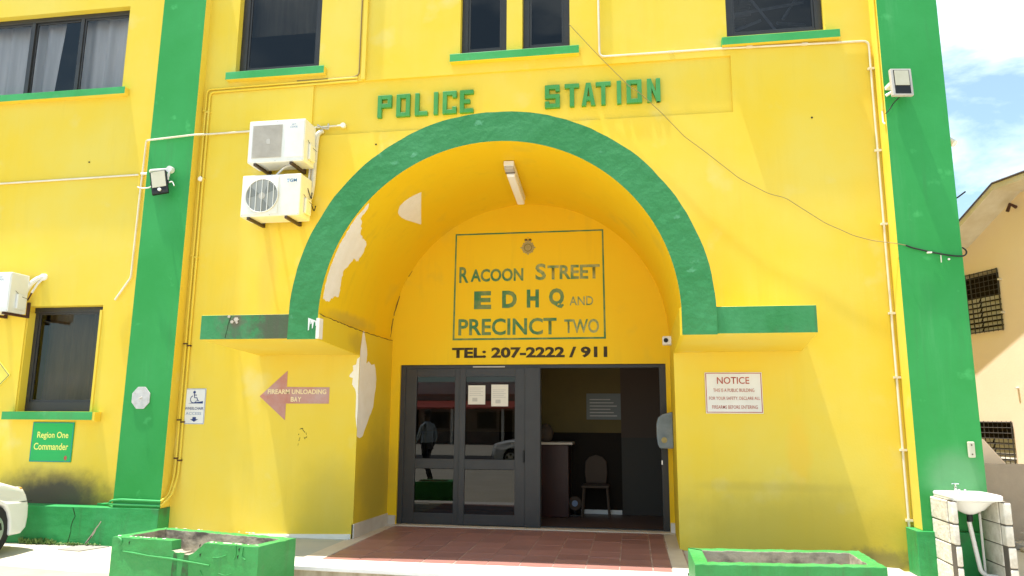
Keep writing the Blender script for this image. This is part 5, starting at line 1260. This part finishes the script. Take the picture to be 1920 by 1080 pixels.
# yard wall, concrete tank roof and rubble
g = MB(); g.box(5.6, 13, 2.50, 2.65, 0, 1.0); tag(g.build('yard_wall', 'bwall', bevel=.01), 'low rendered brown yard wall between the station and the cream house', 'wall')
g = MB(); g.hexa([(5.5, 2.9, .3), (7.2, 2.9, .3), (7.2, 3.9, .3), (5.5, 3.9, .3), (5.9, 3.0, 1.33), (6.45, 3.0, 1.33), (6.35, 3.8, 1.33), (5.9, 3.8, 1.33)])
tag(g.build('shed_roof', 'cream', bevel=.02), 'cream sloping concrete hood showing above the yard wall', 'hood')
g = MB(); g.hexa([(5.62, 2.95, 0), (7.1, 2.95, 0), (7.1, 3.85, 0), (5.62, 3.85, 0), (5.62, 2.95, .3), (7.1, 2.95, .3), (7.1, 3.85, .3), (5.62, 3.85, .3)])
rb = thing('rubble_heap', 'heap of broken concrete and stones at the foot of the yard wall', 'rubble', (6.6, 1.9, 0))
rr_ = random.Random(12)
rock_mesh = []
for k in range(6):
    bm = bmesh.new(); bmesh.ops.create_icosphere(bm, subdivisions=1, radius=1)
    for v in bm.verts: v.co *= rr_.uniform(.65, 1.1)
    bm.verts.ensure_lookup_table(); me = bpy.data.meshes.new('stone'); bm.to_mesh(me); bm.free(); me.materials.append(M['rubble']); rock_mesh.append(me)
for k in range(60):
    o = bpy.data.objects.new('stone', rr_.choice(rock_mesh)); COL.objects.link(o); o.parent = rb
    a = rr_.uniform(0, 6.28); q_ = rr_.random()**.6
    s_ = rr_.uniform(.04, .12); o.scale = (s_*1.3, s_, s_*.6)
    o.location = (math.cos(a)*q_*.85, math.sin(a)*q_*.45, .02 + (1-q_)*.28*rr_.random()); o.rotation_euler = (rr_.uniform(-.4, .4), rr_.uniform(-.4, .4), rr_.uniform(0, 6))

# weeds along the left plinth
g = MB(); rr_ = random.Random(2)
for k in range(150):
    x = -6.1 + rr_.random()**1.4*1.1 - .1; y = -.245 - rr_.random()*.05; h = rr_.uniform(.02, .075)*(1.2 if x < -5.7 else .6)
    for q_ in range(3):
        a = rr_.uniform(0, 6.28); dx, dy = math.cos(a)*.02, math.sin(a)*.02
        g.add([(x, y, 0), (x + dx - dy*.4, y + dy + dx*.4, h*.6), (x + dx*1.8, y + dy*1.8, h), (x + dx + dy*.4, y + dy - dx*.4, h*.55)], [(0, 1, 2, 3)])
o = g.build('weeds', 'weed', fixn=False); o['kind'] = 'stuff'

# ================================================================ ACROSS THE STREET (seen in the glass)
HO = thing('street_house', 'cream house with red verandah roof across the street', 'house', (-6, -34, 0))
g = MB(); g.box(-9, 9, -8, 0, 0, 3.0); g.build('wall', 'bwall', HO)
g = MB(); g.box(-9.1, 9.1, -8.1, .12, 3.0, 3.75); g.build('fascia', 'wallwhite', HO)
g = MB(); g.hexa([(-9.4, .0, 2.5), (9.4, 0, 2.5), (9.4, 2.6, 2.05), (-9.4, 2.6, 2.05), (-9.4, .0, 2.6), (9.4, 0, 2.6), (9.4, 2.6, 2.15), (-9.4, 2.6, 2.15)]); g.build('verandah_roof', 'roofred', HO)
for k in range(7):
    g = MB(); g.box(-9.2 + k*3.05, -9.05 + k*3.05, 2.35, 2.5, 0, 2.05); g.build('post', 'wallwhite', HO)
for k in range(6):
    g = MB(); g.box(-8 + k*3, -6.8 + k*3, .0, .06, .9, 1.9); w_ = g.build('window', 'alu', HO)
    g = MB(); g.box(-7.9 + k*3, -6.9 + k*3, .06, .07, .95, 1.85); g.build('pane', 'cardark', w_)
    g = MB(); g.box(-6.6 + k*3, -5.8 + k*3, .0, .05, .1, 2.0); g.build('door', 'intdark', HO)
SH = thing('shop_building', 'brown shop building with white fascia across the street', 'building', (10, -30, 0))
g = MB(); g.box(-5, 6, -7, 0, 0, 5.0); g.build('wall', 'bwall', SH)
g = MB(); g.box(-5.1, 6.1, 0, .3, 4.2, 5.4); g.build('fascia', 'wallwhite', SH)
for k in range(3):
    g = MB(); g.box(-4 + k*3.3, -2 + k*3.3, .0, .05, .8, 2.6); g.build('window', 'cardark', SH)
c2 = make_car('parked_car', 'white car parked on the far side of the street', (-3.2, -13.6, 0), R(180), group=None)
for k, x in enumerate((-14, 4)):
    t = thing('utility_pole', 'grey utility pole across the street, %s' % ('left one' if k == 0 else 'right one'), 'utility pole', (x, -20.5, 0), group='utility poles')
    g = MB(); g.tube([(0, 0, 0), (0, 0, 9)], [.14, .09], 10); g.build('pole', 'bwall', t)
    g = MB(); g.box(-.05, .05, -.9, .9, 8.3, 8.4); g.build('crossarm', 'bark', t)
for k in range(3):
    g = MB(); y_ = -21.2 + k*.7; pts_ = [(-30 + i*4, y_, 8.4 - 0 - .5*math.sin(math.pi*((i*4-30+14) % 18)/18)) for i in range(16)]
    g.tube(pts_, .02, 4); tag(g.build('power_line', 'cable'), ['nearest', 'middle', 'farthest'][2-k] + ' of three black power lines strung between the utility poles', 'power line', 'power lines between the poles')
t = thing('street_tree', 'leafy green tree across the street beside the shop', 'tree', (3.0, -22, 0))
g = MB(); g.tube([(0, 0, 0), (.1, 0, 1.5), (0, .1, 3.2)], [.22, .17, .1], 9)
for a in range(5): g.tube([(0, .05, 2.2 + a*.2), (math.cos(a*1.3)*1.1, math.sin(a*1.3)*1.1, 4.2)], [.08, .03], 6)
g.build('trunk', 'bark', t)
g = MB(); rr_ = random.Random(9)
for k in range(2600):
    cl = rr_.randrange(14); ca = random.Random(cl); c_ = Vector((ca.uniform(-1.6, 1.6), ca.uniform(-1.4, 1.4), ca.uniform(3.3, 6.0)))
    p = c_ + Vector((rr_.gauss(0, .42), rr_.gauss(0, .42), rr_.gauss(0, .35))); a = Vector((rr_.uniform(-1, 1), rr_.uniform(-1, 1), rr_.uniform(-.5, .5))).normalized()*.14
    b = a.cross(Vector((rr_.uniform(-1, 1), rr_.uniform(-1, 1), 1))).normalized()*.06
    g.add([p - a, p + b, p + a, p - b], [(0, 1, 2, 3)])
g.build('crown', 'leaf', t, fixn=False)

# person walking on the pavement, seen only in the door glass
def person(loc, rz):
    t = thing('person', 'person in pale shirt and dark trousers walking past the porch', 'person', loc, (0, 0, rz))
    V = [(0, 0, .95), (0, 0, 1.15), (0, .01, 1.38), (0, .0, 1.48), (0, -.01, 1.56), (0, -.02, 1.66),
         (.10, 0, .88), (.13, -.16, .50), (.13, -.02, .10), (.14, -.14, .04),
         (-.10, 0, .88), (-.11, .10, .50), (-.11, .30, .14), (-.12, .20, .05),
         (.19, .01, 1.38), (.24, .08, 1.12), (.24, -.04, .90), (.24, -.07, .80),
         (-.19, .01, 1.38), (-.24, -.06, 1.12), (-.24, -.18, .94), (-.24, -.22, .85)]
    E = [(0, 1), (1, 2), (2, 3), (3, 4), (4, 5), (0, 6), (6, 7), (7, 8), (8, 9), (0, 10), (10, 11), (11, 12), (12, 13), (2, 14), (14, 15), (15, 16), (16, 17), (2, 18), (18, 19), (19, 20), (20, 21)]
    Rr = [.14, .13, .14, .07, .08, .10, .10, .065, .045, .05, .10, .065, .045, .05, .065, .045, .032, .035, .065, .045, .032, .035]
    me = bpy.data.meshes.new('body'); me.from_pydata(V, E, []); o = bpy.data.objects.new('body', me); COL.objects.link(o); o.parent = t
    sk = o.modifiers.new('skin', 'SKIN'); sd = o.modifiers.new('sub', 'SUBSURF'); sd.levels = sd.render_levels = 2
    for v, r in zip(me.skin_vertices[0].data, Rr): v.radius = (r, r*.8)
    me.skin_vertices[0].data[0].use_root = True
    m_ = bpy.data.materials.new('clothed_body'); m_.use_nodes = True; N_, L_ = m_.node_tree.nodes, m_.node_tree.links
    tc_ = N_.new('ShaderNodeTexCoord'); sp_ = N_.new('ShaderNodeSeparateXYZ'); L_.new(tc_.outputs['Object'], sp_.inputs[0])
    cr_ = N_.new('ShaderNodeValToRGB'); cr_.color_ramp.interpolation = 'CONSTANT'
    e = cr_.color_ramp.elements; e[0].position = 0; e[0].color = (.012, .012, .016, 1); e[1].position = .49; e[1].color = (.35, .42, .50, 1)
    k = e.new(.74); k.color = (.10, .05, .03, 1)
    dv = N_.new('ShaderNodeMath'); dv.operation = 'DIVIDE'; dv.inputs[1].default_value = 2.0; L_.new(sp_.outputs[2], dv.inputs[0]); L_.new(dv.outputs[0], cr_.inputs[0])
    L_.new(cr_.outputs[0], N_['Principled BSDF'].inputs['Base Color']); me.materials.append(m_)
    g = MB(); g.tube([(0, .0, 1.66), (0, .01, 1.72), (0, .01, 1.77)], [.085, .085, .03], 14); g.build('hair', 'blackish', t)
    return t
person((-3.5, -6.3, 0), R(-60))
